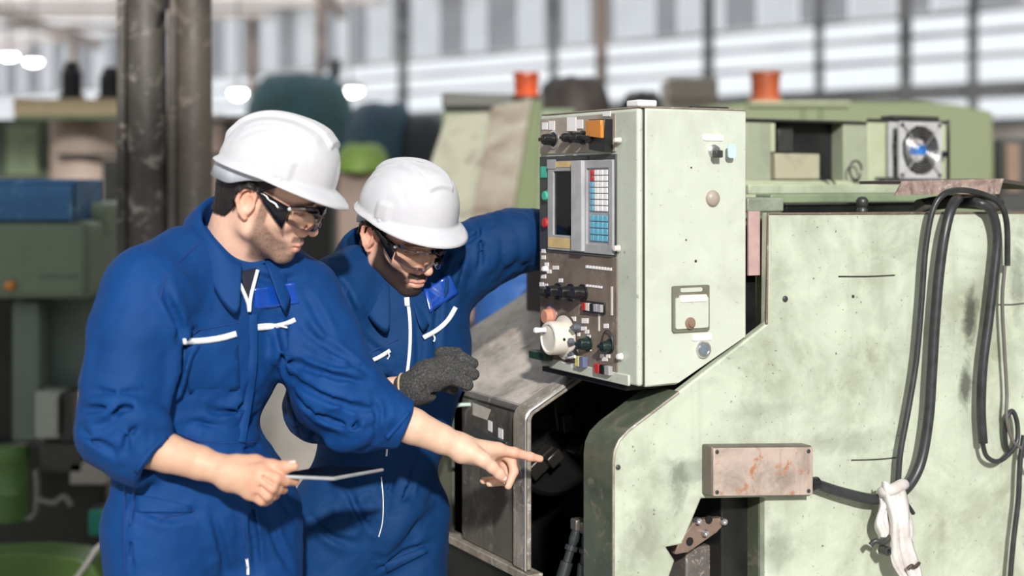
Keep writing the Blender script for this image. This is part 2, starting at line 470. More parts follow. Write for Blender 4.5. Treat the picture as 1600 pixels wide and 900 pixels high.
# ---- junction box with rusty lid
jb = thing('junction_box', 'rusty rectangular metal junction box bolted to the green side panel', 'box', (OX, OY, 0), TH)
jx0, jz1 = S(1114, 700, -.036); jx1, jz0 = S(1270, 774, -.036)
JQ = [S(1114, 700, -.036), S(1269, 698.5, -.036), S(1269, 773, -.036), S(1114, 775, -.036)]
bm = BM(); a_prism(bm, [(JQ[0][0] - .002, JQ[0][1] + .003), (JQ[1][0] + .001, JQ[1][1] + .003), (JQ[2][0] + .001, JQ[2][1] - .002), (JQ[3][0] - .002, JQ[3][1] - .002)], -.034, -.001); done('box_body', bm, grimy('dark_box_iron', (.13, .11, .09), (.04, .035, .03), None, .6, 14, .45, .5), jb, 30, .003)
bm = BM(); a_prism(bm, JQ, -.039, -.034); done('lid', bm, RUSTY, jb, 30, .0015)
for (sx, sz) in (S(1120, 706, -.039), S(1263, 705, -.039), S(1263, 767, -.039), S(1120, 769, -.039)):
    bm = BM(); a_lathe(bm, (sx, -.039, sz), (0, -1, 0), [(0, .0042), (.002, .0042), (.003, .002)], 10); done('screw', bm, DGREY, jb, 30)
gl = Vector((jx1, -.022, S(1272, 756, -.022)[1]))
bm = BM(); a_lathe(bm, gl, (1, 0, 0), [(0, .017), (.008, .017), (.009, .0145), (.024, .0145), (.026, .012)], 14); done('cable_gland', bm, BLACKP, jb, 40)

# ---- hanging cables
def cable(label, pts, r, mat=RUBBER, name='cable'):
    o = thing(name, label, 'cable', (OX, OY, 0), TH)
    bm_ = BM(); a_tube(bm_, pts, r, 12, 8); done('sheath', bm_, mat, o, 60)
    return o
yc = -.035
CA = [gl + Vector((.015, 0, 0)), S3(1320, 771, -.028), S3(1368, 780, yc), S3(1408, 770, yc), S3(1436, 730, yc), S3(1450, 660, yc), S3(1456, 580, yc), S3(1461, 500, yc), S3(1468, 420, yc), S3(1478, 355, yc), S3(1490, 318, -.02), S3(1506, 306, .05), S3(1530, 304, .16)]
cable('thick black cable looping from the rusty box up over the panel edge', CA, .0118)
CB = [S3(1403, 753, -.03), S3(1407, 705, -.03), S3(1420, 635, -.03), S3(1432, 560, -.03), S3(1440, 470, -.03), S3(1446, 390, -.03), S3(1457, 330, -.035), S3(1474, 304, -.04), S3(1500, 297, -.03), S3(1535, 303, -.03), S3(1562, 318, -.035), S3(1573, 350, -.035), S3(1574, 415, -.03)]
cable('thinner black cable arching over the edge beside the thick one', CB, .0068)
CC = [S3(1500, 317, .05), S3(1528, 317, -.02), S3(1549, 330, -.03), S3(1558, 370, -.03), S3(1553, 430, -.03), S3(1545, 500, -.03), S3(1536, 570, -.03), S3(1533, 640, -.03), S3(1536, 692, -.03)]
c_ = cable('ribbed black conduit hose dropping over the panel on the right', CC, .0108)
bm = BM(); a_tube(bm, [S3(1534, 686, -.03), S3(1541, 712, -.03), S3(1558, 721, -.03), S3(1576, 710, -.03), S3(1589, 690, -.028), S3(1589, 660, -.025), S3(1581, 642, -.02), S3(1571, 660, -.02), S3(1571, 690, -.015), S3(1575, 705, -.01)], .0055, 10, 8); done('bare_cable', bm, RUBBER, c_, 60)
CD = [S3(1570, 415, -.028), S3(1566, 470, -.025), S3(1569, 540, -.025), S3(1573, 610, -.025), S3(1573, 655, -.03), S3(1583, 690, -.03), S3(1597, 703, -.03), S3(1610, 735, -.03)]
cable('slim grey wire beside the conduit hose with a knotted loop', CD, .0042, flat('grey_wire', (.12, .11, .10), .5))
CE = [S3(1600, 680, -.03), S3(1594, 720, -.03), S3(1591, 780, -.03), S3(1583, 850, -.03), S3(1577, 930, -.03), S3(1570, 1100, -.03)]
cable('black cable hanging down at the right below the wire loop', CE, .0062)
CF = [S3(1436, 322, .06), S3(1465, 317, .07), S3(1500, 315, .08), S3(1560, 320, .12)]
cable('short thick hose lying under the rusty bracket on the machine', CF, .016, flat('grey_brown_hose', (.09, .08, .075), .55), 'hose')
CG = [S3(1402, 757, -.04), S3(1410, 775, -.05), S3(1418, 788, -.05), S3(1427, 802, -.045)]
cable('cut cable end sticking out behind the white rag', CG, .0045)
# rusty bracket lying on top
rb = thing('bracket_plate', 'rusty pinkish bent steel bracket lying on top of the green machine', 'bracket', (OX, OY, 0), TH)
bm = BM(); a_prism(bm, [S(1412, 283, .0), S(1569, 279, .0), S(1562, 303, .0), S(1400, 305, .0)], .0, .008); done('flange', bm, RUSTP, rb, 30, .001)
bm = BM(); z_ = S(1569, 279, 0)[1]
a_prism(bm, [S(1412, 283, 0), S(1569, 279, 0), S(1640, 290, 0), S(1640, 296, 0), S(1570, 285, 0), S(1412, 288, 0)], .008, .14); done('top_flange', bm, flat('dark_bracket_back', (.06, .05, .045), .6), rb, 30)

# ---- white rag knotted round the cable
def ragmesh():
    o = thing('rag', 'white rag tied around the black cable hanging in front of the panel', 'rag', (OX, OY, 0), TH)
    mat, nt, p = new_mat('white_rag_cloth'); MATS['white_rag_cloth'] = mat
    n_ = noise(nt, 14, 5); nt.links.new(ramp(nt, n_, [(.3, (.48, .43, .40)), (.6, (.70, .68, .67))]), p.inputs['Base Color'])
    p.inputs['Roughness'].default_value = .9; nt.links.new(bump(nt, noise(nt, 60, 4), .5, .003), p.inputs['Normal'])
    def strip(name, cl, w0, fold, seed, yb=-.062):
        rnd = random.Random(seed); nu, nv = 26, 18; V = []; Fc = []
        ph = [rnd.uniform(0, 6.3) for _ in range(4)]
        C_ = catmull([Vector((a, b, 0)) for a, b, w in cl], 8); Wd = catmull([Vector((w, 0, 0)) for a, b, w in cl], 8)
        nu = len(C_)
        for i in range(nu):
            for j in range(nv):
                u = j / (nv - 1) * 2 - 1
                w = Wd[i].x * w0
                t = i / (nu - 1)
                fy = fold * (math.sin(u * 5 + ph[0] + t * 2) * .6 + math.sin(u * 9 + ph[1] - t * 3) * .4) - .010 * (1 - u * u)
                q = S3(C_[i].x + u * w + 2 * math.sin(t * 9 + ph[2] + u), C_[i].y + 3 * math.sin(u * 4 + ph[3]), yb + fy)
                V.append(q)
        for i in range(nu - 1):
            for j in range(nv - 1):
                a = i * nv + j; Fc.append((a, a + 1, a + nv + 1, a + nv))
        me = bpy.data.meshes.new(name); me.from_pydata(V, [], Fc); me.update()
        ob = link(name, me, mat, o, 180)
        m = ob.modifiers.new('thick', 'SOLIDIFY'); m.thickness = .003
        return ob
    strip('rag_front', [(1395, 755, 14), (1398, 778, 16), (1404, 810, 15), (1408, 845, 17), (1414, 880, 19), (1422, 905, 16)], 1.0, .006, 1)
    strip('rag_tail', [(1385, 775, 10), (1380, 800, 8), (1379, 825, 9), (1383, 842, 10)], 1.0, .005, 2, -.045)
    strip('rag_side', [(1412, 775, 7), (1416, 810, 7), (1420, 835, 5), (1424, 845, 3)], 1.0, .004, 3, -.05)
    bm_ = BM(); a_tube(bm_, [S3(1378, 770, -.03), S3(1383, 768, -.062), S3(1396, 764, -.068), S3(1408, 758, -.062), S3(1412, 757, -.03)], .0125, 12, 6)
    done('knot', bm_, mat, o, 180)
    return o
ragmesh()
clip = thing('wire_clip', 'dark plastic clip pinched on the left of the white rag', 'clip', (OX, OY, 0), TH)
bm = BM(); a_tube(bm, [S3(1360, 852, -.05), S3(1368, 845, -.055), S3(1380, 848, -.06), S3(1392, 838, -.06)], .006, 8, 5); done('jaw', bm, DGREY, clip, 50)
bm = BM(); a_lathe(bm, S3(1377, 858, -.045), (0, -1, 0), [(0, .010), (.022, .010), (.022, .005), (.014, .005)], 14); done('ring', bm, DGREY, clip, 40)
bm = BM(); a_tube(bm, [S3(1418, 890, -.085), S3(1424, 884, -.088), S3(1430, 886, -.085), S3(1436, 880, -.07)], .004, 8, 5); done('spring', bm, flat('brown_clip_wire', (.06, .04, .03), .5), clip, 50)
# ------------------------------------------------------------------ control pendant (box with the operator panel)
pend = thing('control_box', 'pale green control box with screen, knobs and white handwheel', 'control box', (OX, OY, 0), TH)
XR = LX(1166, 0); ZT = S(1000, 168)[1]; ZB = S(1000, 606)[1]
prof = [(.012, ZB), (.012, ZT), (XR, ZT), (XR, S(1167, 525)[1]), S(1056, 604)]
prof[4] = (prof[4][0], ZB)
YF = LY(846, 0)
bm = BM(); a_prism(bm, prof, 0, YF); done('housing', bm, GREEN_BOX, pend, 30, .004)
bm = BM(); a_box(bm, -.004, .0105, .002, YF, ZB + .002, ZT - .001); done('front_frame', bm, GREEN_BOX, pend, 30, .006, 3)
bm = BM(); a_box(bm, .009, .0125, .0015, YF - .004, ZB + .002, ZT - .002); done('seam', bm, flat('seam_grime', (.06, .05, .035), .7), pend)
bm = BM(); a_box(bm, .0, XR, .0, YF, ZT, ZT + .003); done('top_edge', bm, grimy('worn_brown_edge', (.28, .23, .18), (.08, .06, .05), (.45, .48, .38), .6, 14, .5, .5), pend, 30, .001)
def fplate(name, px0, px1, py0, py1, x0, th, mat, bev=.001, parent=pend, ref=None):
    """rectangle on the front face; py values hold at the middle of the plate"""
    pm = (px0 + px1) / 2; y0_, y1_ = LY(px0, 0), LY(px1, 0); ym = LY(pm, 0)
    bm_ = BM(); a_box(bm_, x0 - th, x0, y1_, y0_, LZ(py1, 0, ym), LZ(py0, 0, ym))
    return done(name, bm_, mat, parent, 30, bev)
def fpoly(name, pts, x0, th, mat, parent=pend, holes=(), bev=.001):
    bm_ = BM(); a_prism(bm_, [FP(a, b) for a, b in pts], x0, x0 - th, [[FP(a, b) for a, b in h] for h in holes], plane='yz')
    return done(name, bm_, mat, parent, 30, bev)
X0 = -.004
def pt(u, v):
    """panel point: u 0..1 from far edge to near edge, v 0..1 from top to bottom"""
    px = 848 + u * 124
    top = 181 - u * 11; bot = 568 + u * 30
    return (px, top + v * (bot - top))
def quad(u0, u1, v0, v1): return [pt(u0, v0), pt(u1, v0), pt(u1, v1), pt(u0, v1)]
fpoly('upper_plate', quad(.0, .95, .015, .155), X0, .003, grimy('tan_control_plate', (.36, .31, .26), (.12, .10, .08), None, .6, 10, .4, .5))
fpoly('lower_plate', quad(.0, .97, .545, .985), X0, .003, BROWNP)
fpoly('screen_surround', quad(.0, .96, .165, .54), X0, .004, flat('charcoal_bezel', (.05, .052, .055), .4))
fpoly('bezel_border', quad(.13, .95, .185, .535), X0 - .004, .006, GREYP, holes=[quad(.2, .47, .225, .475), quad(.62, .90, .215, .50)])
fpoly('screen', quad(.19, .48, .22, .48), X0 - .004, .0015, GLASSB)
fpoly('screen_post', quad(.47, .60, .185, .53), X0 - .009, .009, flat('light_bezel', (.40, .40, .41), .4))
fpoly('keypad', quad(.61, .91, .21, .505), X0 - .004, .002, flat('keypad_grey', (.33, .33, .36), .5))
for r in range(7):
    v0 = .222 + r * .0225
    fpoly('key', quad(.66, .70, v0, v0 + .019), X0 - .006, .003, REDP if r < 2 else BLUEK)
    for q in range(3):
        u0 = .715 + q * .058
        fpoly('key', quad(u0, u0 + .05, v0, v0 + .019), X0 - .006, .003, WHITEL)
for r in range(4):
    v0 = .392 + r * .025
    for q in range(4):
        u0 = .66 + q * .057
        fpoly('key', quad(u0, u0 + .05, v0, v0 + .021), X0 - .006, .003, BLUEK)
fpoly('name_strip', quad(.20, .47, .188, .21), X0 - .010, .001, YELL)
fpoly('name_strip', quad(.14, .42, .485, .525), X0 - .010, .001, YELL)
fpoly('tape', quad(.13, .24, .178, .215), X0 - .0105, .001, GREYP)
fpoly('maker_plate', quad(.42, .62, .168, .182), X0 - .0045, .001, DGREY)
fpoly('teal_label', quad(.02, .10, .205, .25), X0 - .005, .001, TEALL)
def fl(name, px, py, w, h, mat=WHITEL):      # small label on the front face, centre pixel, size in pixels
    fpoly(name, [(px - w / 2, py - h / 2), (px + w / 2, py - h / 2), (px + w / 2, py + h / 2), (px - w / 2, py + h / 2)], X0 - .003, .0015, mat, bev=0)
for (px, py, w, h) in ((856, 197, 8, 11), (867, 196, 9, 14), (898, 194, 14, 22), (911, 194, 9, 14), (953, 178, 12, 8),
                       (854, 392, 6, 6), (854, 402, 6, 6), (859, 413, 6, 6), (863, 424, 6, 6), (854, 432, 7, 6), (851, 444, 6, 6), (858, 446, 5, 6),
                       (873, 418, 9, 6), (881, 438, 6, 6), (864, 462, 5, 5), (901, 498, 7, 7), (887, 522, 6, 6), (886, 532, 4, 6), (908, 522, 6, 6),
                       (919, 501, 10, 8), (917, 513, 8, 6), (922, 518, 6, 6), (925, 526, 5, 6), (926, 535, 5, 6), (926, 545, 5, 6), (952, 509, 7, 7),
                       (946, 556, 6, 6), (955, 556, 6, 6), (950, 561, 8, 6), (886, 564, 6, 7), (901, 571, 7, 8)):
    fl('label', px, py, w, h)
for i in range(9): fl('label', 922 + i * 4.6, 416.5 + i * .5, 3.4, 4.5)
for i in range(6): fl('label', 922 + i * 4.4, 446 + i * .5, 3.2, 3.5)
fl('label', 961, 470, 2.5, 45, IVORY); fl('label', 941, 500, 2, 34, IVORY)
for i, m in enumerate((REDP, IVORY, BLACKP, GREYP, GREYP)):
    fpoly('push_button', [(919 + i * 6.2, 472 + i * .8), (924.6 + i * 6.2, 472.7 + i * .8), (924.6 + i * 6.2, 484.7 + i * .8), (919 + i * 6.2, 484 + i * .8)], X0 - .003, .010, m)
fpoly('button_bezel', [(917, 469), (951, 473), (951, 491), (917, 487)], X0 - .003, .004, BLACKP)
for i, m in enumerate((REDP, BLACKP, GREYP)):
    fpoly('push_button', [(939 + i * 8, 567 + i * 1.6), (946 + i * 8, 568.5 + i * 1.6), (946 + i * 8, 583 + i * 1.6), (939 + i * 8, 581.5 + i * 1.6)], X0 - .003, .010, m)
fpoly('push_button', [(910, 555), (916, 556), (916, 572), (910, 571)], X0 - .003, .012, flat('pale_yellow_button', (.55, .5, .18), .4))
fpoly('push_button', [(917, 556), (923, 557), (923, 574), (917, 573)], X0 - .003, .012, flat('blue_grey_button', (.12, .14, .25), .4))
def knob(px, py, r, L, mat=BLACKP, flange=None, name='knob', grip=True):
    """r and L in metres; (px,py) where it meets the panel"""
    p = F3(px, py, X0 - .002)
    o = BM(); a_lathe(o, p, (-1, 0, 0), [(0, r * 1.25), (L * .18, r * 1.25), (L * .2, r), (L * .9, r * .92), (L, r * .8)], 20)
    o = done(name, o, mat, pend, 35)
    if grip:
        b = BM(); a_box(b, p.x - L * 1.12, p.x - L * .5, p.y - r * 1.1, p.y + r * 1.1, p.z - r * .32, p.z + r * .32); done('grip', b, mat, o, 30, .001)
    if flange:
        b = BM(); a_lathe(b, p, (-1, 0, 0), [(0, r * 1.6), (L * .12, r * 1.6), (L * .16, r * 1.3)], 20); done('collar', b, flange, o, 35)
    return o
knob(867, 218, .013, .030, BLACKP, CHROME); knob(893, 215, .010, .022); knob(912, 215, .012, .024); knob(934, 215, .014, .026, BLACKP, CHROME)
knob(969, 219, .005, .014, IVORY, None, 'peg', False); knob(967, 388, .006, .012, IVORY, None, 'peg', False); knob(971, 557, .006, .010, WHITEL, None, 'peg', False)
lamp = fpoly('warning_lamp', [(937, 187), (962, 186), (962, 238), (937, 234)], X0 - .003, .020, BLACKP)
fpoly('amber_lens', [(937.5, 189), (961.5, 188), (961.5, 216), (937.5, 213)], X0 - .023, .008, AMBER, parent=lamp)
knob(857, 306, .011, .012, TEALL, CHROME, 'lit_button', False); knob(857, 348, .011, .012, REDP, CHROME, 'lit_button', False)
knob(856, 456, .011, .016, DGREY, None, 'selector'); knob(873, 455, .014, .026); knob(893, 457, .015, .028); knob(912, 458, .015, .028)
knob(861, 494, .017, .018, SALM, CHROME, 'stop_button', False)
knob(855, 420, .006, .012, WHITEL, None, 'peg', False)
knob(905, 512, .009, .016, flat('slate_switch', (.10, .11, .13), .4), None, 'switch'); knob(898, 534, .009, .016, flat('slate_switch', (.10, .11, .13), .4), None, 'switch')
knob(920, 537, .013, .024, flat('green_black_knob', (.012, .025, .022), .3)); knob(900, 555, .010, .014, flat('slate_switch', (.10, .11, .13), .4), CHROME, 'switch')
knob(954, 541, .012, .022, flat('green_black_knob', (.012, .025, .022), .3), None, 'joystick')
b = BM(); p = F3(953, 536, X0 - .003); a_tube(b, [p + Vector((-.006, .02 * math.cos(a), .026 * math.sin(a))) for a in [i * math.pi / 8 for i in range(-1, 10)]], .0016, 6, 2); done('guard_ring', b, DGREY, pend, 60)
# handwheel
hp = F3(884, 527, X0 - .002)
hw = BM(); a_lathe(hw, hp, (-1, 0, 0), [(0, .047), (.005, .047), (.006, .041), (.010, .036), (.040, .036), (.044, .034), (.045, .030), (.042, .028), (.042, .004)], 36)
hw = done('handwheel', hw, IVORY, pend, 40)
b = BM(); a_lathe(b, hp, (-1, 0, 0), [(0, .053), (.003, .053), (.004, .048)], 36); done('dial_ring', b, flat('brown_dial', (.10, .07, .06), .5), hw, 40)
b = BM(); q = hp + Vector((-.044, .012, .017)); a_lathe(b, q, (-1, 0, 0), [(0, .006), (.008, .005), (.024, .0065), (.027, .004)], 14); done('crank_pin', b, WHITEL, hw, 50)
b = BM(); q = hp + Vector((-.004, -.012, -.040)); a_tube(b, [q, q + Vector((-.008, -.022, .001)), q + Vector((-.010, -.05, .006))], .0032, 8, 5); done('lever', b, WHITEL, hw, 60)
b = BM(); a_lathe(b, hp + Vector((-.025, -.0355, .0)), (0, -1, 0), [(0, .0035), (.0012, .003)], 10); done('index_mark', b, BLACKP, hw, 40)
b = BM(); q = F3(852, 545, X0); a_box(b, -.03, X0, q.y - .04, q.y + .03, q.z - .022, q.z - .004); done('lower_block', b, flat('dark_green_block', (.02, .05, .035), .4), pend, 30, .003)
b = BM(); q0 = F3(860, 577, X0); a_box(b, X0 - .004, X0 + .002, .03, q0.y, ZB + .0, ZB + .022); done('bottom_strip', b, GREEN_BOX, pend, 30, .002)
b = BM(); a_box(b, .0, .14, .05, YF - .004, ZB - .012, ZB - .001); done('bottom_plate', b, DARK, pend)

# right-hand side of the box
def slabel(px0, px1, py0, py1, mat, th=.002, name='label', parent=pend, r=.004, y=0.0):
    x0_, z1_ = S(px0, py0); x1_, z0_ = S(px1, py1)
    bm_ = BM(); a_prism(bm_, rrect(x0_, x1_, z0_, z1_, min(r, (z1_ - z0_) * .45), 3), y, y - th); return done(name, bm_, mat, parent, 30)
slabel(1098, 1130, 210, 220, WHITEL); slabel(1081, 1112, 522, 531, PINKL)
def sknob(name, px, py, prof_, mat, parent=pend):
    b_ = BM(); a_lathe(b_, S3(px, py, 0), (0, -1, 0), prof_, 24); return done(name, b_, mat, parent, 40)
lk = sknob('key_lock', 1114, 236, [(0, .013), (.004, .013), (.006, .010), (.012, .010)], CHROME)
b = BM(); q = S3(1118, 238, -.012); a_box(b, q.x - .009, q.x + .009, q.y - .014, q.y, q.z - .011, q.z + .004); done('key', b, DGREY, lk, 30, .002)
tagm = flat('pale_blue_tag', (.50, .68, .76), .4)
b = BM(); a_prism(b, rrect(S(1129, 0)[0], S(1141, 0)[0], S(0, 248)[1] if False else LZ(247, .2, 0), LZ(225, .2, 0), .006, 4), -.016, -.019); done('key_tag', b, tagm, lk, 30)
sknob('grommet', 1113, 310, [(0, .0165), (.003, .0165), (.007, .014), (.010, .008), (.011, .001)], flat('tan_grommet', (.36, .31, .25), .4))
hatch = slabel(1049, 1106, 447, 516, grimy('hatch_rim', (.16, .16, .12), (.05, .05, .04), None, .5, 20, .5, .5), .006, 'hatch')
slabel(1052, 1103, 465, 511, GREEN_BOX, .009, 'hatch_door', hatch); slabel(1060, 1094, 450, 455, GREEN_BOX, .008, 'hinge', hatch)
slabel(1058, 1100, 461, 470, PINKL, .011, 'label', hatch)
lt = BM(); a_lathe(lt, S3(1078, 505, -.009), (0, -1, 0), [(0, .012), (.003, .012), (.004, .008), (.009, .007)], 18); done('latch', lt, flat('brown_latch', (.30, .20, .15), .4, .3), hatch, 40)
bt = sknob('push_button', 1098, 546, [(0, .0175), (.005, .0175), (.008, .015), (.008, .0115), (.005, .0115)], CHROME)
b = BM(); a_lathe(b, S3(1098, 546, -.004), (0, -1, 0), [(0, .011), (.005, .011), (.006, .008)], 20); done('button_cap', b, flat('steel_blue_cap', (.14, .17, .2), .3), bt, 40)
for (px, py, r) in ((1087, 338 + 70, .003), (1072, 375, .002), (1080, 262, .002)):
    sknob('chip_mark', px, py, [(0, r), (.0006, r)], DGREY)
# fittings on the roof of the box
b = BM(); a_box(b, .0, .045, .006, .05, ZT + .003, ZT + .016); done('roof_bracket', b, WHITEL, pend, 30, .003)
b = BM(); a_box(b, .13, .22, .004, .02, ZT + .003, ZT + .007); done('roof_clip', b, DGREY, pend, 30, .001)
# arm that carries the box
b = BM(); a_box(b, .18, .30, .12, .30, ZB + .12, ZB + .34); done('support_arm', b, DARK, pend, 30, .005)
# ------------------------------------------------------------------ hall: floor, roof, far wall
CONC = grimy('dusty_concrete', (.46, .42, .37), (.22, .19, .165), None, .45, .6, .8, .2)
bm = BM(); a_box(bm, -32, 32, -10, 62, -.2, 0); floor = tag(done('floor', bm, CONC), 'dusty grey concrete factory floor', None, None, 'structure')

def translucent(name, col, clear):
    m = bpy.data.materials.new(name); m.use_nodes = True; nt = m.node_tree; nt.nodes.clear()
    out = N(nt, 'ShaderNodeOutputMaterial'); t = N(nt, 'ShaderNodeBsdfTranslucent'); c = N(nt, 'ShaderNodeBsdfTransparent'); mx = N(nt, 'ShaderNodeMixShader')
    n_ = noise(nt, 1.5, 4); nt.links.new(ramp(nt, n_, [(.3, tuple(x * .85 for x in col)), (.7, col)]), t.inputs[0])
    mx.inputs[0].default_value = clear
    nt.links.new(t.outputs[0], mx.inputs[1]); nt.links.new(c.outputs[0], mx.inputs[2]); nt.links.new(mx.outputs[0], out.inputs[0])
    return m
PANE = translucent('milky_window_pane', (.95, .95, .97), .82)
SKYL = translucent('fibreglass_skylight', (.95, .95, .95), .75)
SHEET = translucent('grey_wall_sheet', (.55, .55, .57), .18)
SHEETL = translucent('pale_translucent_sheet', (.72, .73, .75), .5)
POST = flat('dark_steel_post', (.13, .135, .135), .6)
BROWNST = flat('brown_steel_post', (.22, .16, .13), .6)
RAFT = flat('brown_purlin_steel', (.42, .36, .33), .6)

WANG = math.atan2(.698, -.716)
wx, wy = (1600 - 800) / F * 22, 22.0
def WS(px):
    """distance along the far wall of the point seen at image column px"""
    k = (px - 800) / F
    return (wx - k * wy) / (.716 + .698 * k)
wall = thing('wall_back', 'far factory wall of grey sheets with long bright window strips', None, (wx, wy, 0), WANG, None, 'structure')
def wbar(name, s0, s1, z0, z1, y0, y1, mat):
    b_ = BM(); a_box(b_, s0, s1, y0, y1, z0, z1); return done(name, b_, mat, wall)
S0, S1 = -9.0, 47.0
wbar('low_wall', S0, S1, 0, 2.45, -.1, 0, flat('brown_low_wall', (.28, .25, .23), .7, var=.3, scale=1))
wbar('dark_band', S0, S1, 2.88, 3.13, -.1, .1, POST)
wbar('rail', S0, S1, 2.45, 2.56, -.1, .05, POST)
for z in (3.555, 3.935, 4.275): wbar('rail', S0, S1, z - .04, z + .04, -.06, .05, flat('grey_rail', (.34, .34, .35), .6))
px_posts = [(1525, .11, POST), (1420, .17, POST), (1285, .08, POST), (1112, .14, POST), (945, .16, BROWNST), (870, .07, POST), (635, .16, POST), (505, .10, BROWNST), (400, .12, BROWNST), (255, .15, BROWNST), (120, .12, BROWNST)]
for px, w, m in px_posts:
    s = WS(px); w *= .75; wbar('wall_post', s - w / 2, s + w / 2, 0, 7.4, 0, .2, m)
# bright strips: one milky pane per bay and strip; upper sheets
bays = [S0] + sorted(WS(p[0]) for p in px_posts) + [S1]
for a, b in zip(bays[:-1], bays[1:]):
    for z0, z1 in ((2.57, 2.87), (3.14, 3.49), (3.62, 3.87), (4.0, 4.21)):
        wbar('window_pane', a + .02, b - .02, z0, z1, -.03, -.02, PANE)
s = S0; i = 0
while s < S1:
    w = .55 + .5 * random.random()
    wbar('wall_sheet', s, s + w - .05, 4.34, 7.4, -.06, -.03, SHEETL if i % 2 == 0 else SHEET); s += w; i += 1

RZ = 5.7
roof = thing('ceiling', 'factory roof of bright skylight sheets and brown purlins', None, (0, 0, RZ), 0, None, 'structure')
XW = lambda y_: min(12.0, 7.92 - (y_ - 22) * 1.0258 + .4)
y = 0.4; i = 0
YEND = 54
xs = [-26 + 3.0 * k for k in range(17)]
while y < YEND:
    b = BM(); a_box(b, -26, XW(y), y, y + (1.0 if i % 2 else 2.9) - .04, .12, .15)
    done('skylight' if i % 2 == 0 and y > 5 else 'roof_or_shade_sheet', b, SKYL if i % 2 == 0 and y > 5 else flat('grey_roof_sheet', (.55, .53, .52), .7), roof)
    y += 1.0 if i % 2 else 2.9; i += 1
b = BM(); a_box(b, -26, -.15, -8.4, -3.4, .12, .15); done('roof_or_shade_sheet', b, flat('grey_roof_sheet', (.55, .53, .52), .7), roof)  # unseen sheet added to keep the sun off the left machines
y = 1.0
while y < YEND:
    b = BM(); a_box(b, -26, XW(y), y - .05, y + .05, -.02, .12); done('purlin', b, RAFT, roof); y += 2.9
for x in (-20, -12, -4, 4):
    b = BM(); a_box(b, x - .09, x + .09, .4, min(YEND, 22 + (7.92 - x) / 1.0258), -.3, -.02); done('rafter', b, RAFT, roof)

# unseen walls behind and beside the camera, added to cut ambient light
PLAST = flat('grey_plaster', (.36, .34, .33), .8, var=.15, scale=1)
for nm, lab, bx_ in (('wall_front', 'unseen plain grey wall behind the camera', (-14, 14, -10, -9.8, 0, 4.6)), ('wall_left', 'unseen plain grey wall at the left of the bay', (-26.2, -26, -9, 58, 0, 5.8)), ('wall_right', 'unseen plain grey wall at the right of the bay', (12, 12.2, -9, 15, 0, 5.8))):
    b = BM(); a_box(b, *bx_); tag(done(nm, b, PLAST), lab, None, None, 'structure')
# ------------------------------------------------------------------ helpers for distant things (built where they stand)
def wb(name, px0, px1, py0, py1, d, dep, mat, parent, rz=0.0, bev=.01, seg=2):
    """box whose near face spans the given pixels at depth d, turned by rz about its near-face centre"""
    if py1 == 'f': py1 = HZ + CZ * F / d
    s_ = d / F; w = (px1 - px0) * s_; c = W((px0 + px1) / 2, py1, d); h = (py1 - py0) * s_
    M_ = Matrix.Translation(Vector(c) - (Vector(parent.location) if parent else Vector())) @ Matrix.Rotation(rz, 4, 'Z')
    b_ = BM(); a_box(b_, -w / 2, w / 2, 0, dep, 0, h, M_)
    return done(name, b_, mat, parent, 30, bev, seg)
def at(px, py, d, parent): return Vector(W(px, py, d)) - Vector(parent.location)
def base(px, d): q = W(px, 0, d); return (q[0], q[1], 0)
def poly(name, pts, d, dep, mat, parent, bev=.01):
    b_ = BM(); P_ = [at(a, c, d, parent) for a, c in pts]
    a_prism(b_, [(p.x, p.z) for p in P_], P_[0].y, P_[0].y + dep); return done(name, b_, mat, parent, 30, bev)

# two rusty steel columns
colmat = grimy('rust_streaked_column', (.085, .076, .066), (.03, .027, .024), (.44, .41, .37), .8, 5, .5, .3, .7)
for (px, r, lean, lab, mm) in ((224, .068, .02, 'rust streaked round steel column with a pale vertical streak, left of the pair', 0), (300, .062, .012, 'darker round steel column right beside the streaked one', 1)):
    c = thing('steel_column', lab, 'column', base(px, 5.0))
    m = colmat if mm == 0 else grimy('dark_brown_column', (.10, .085, .07), (.04, .034, .03), (.20, .17, .145), .8, 4, .55, .3, .5)
    b = BM(); a_lathe(b, (lean * 1.6, 0, 0), (-lean * .5, 0, 1), [(0, r * 1.02), (1.2, r), (1.25, r * 1.06), (1.3, r), (5.65, r)], 28); done('pipe', b, m, c, 40)
    b = BM(); a_box(b, -r * 2 + .03, r * 2 + .03, -r * 2, r * 2, 0, .02); done('foot_plate', b, m, c, 30, .004)
    b = BM(); a_box(b, -r - .018 + .0, -r + .012, -.03, .03, .02, 5.6); done('edge_strip', b, m, c, 30, .003)
    if mm == 0:
        b = BM(); P_ = [at(a, e, 4.95, c) for a, e in ((262, -10), (258, 12), (250, 22), (246, 40))]; a_tube(b, P_, .008, 8, 6); done('wire', b, BLACKP, c, 60)

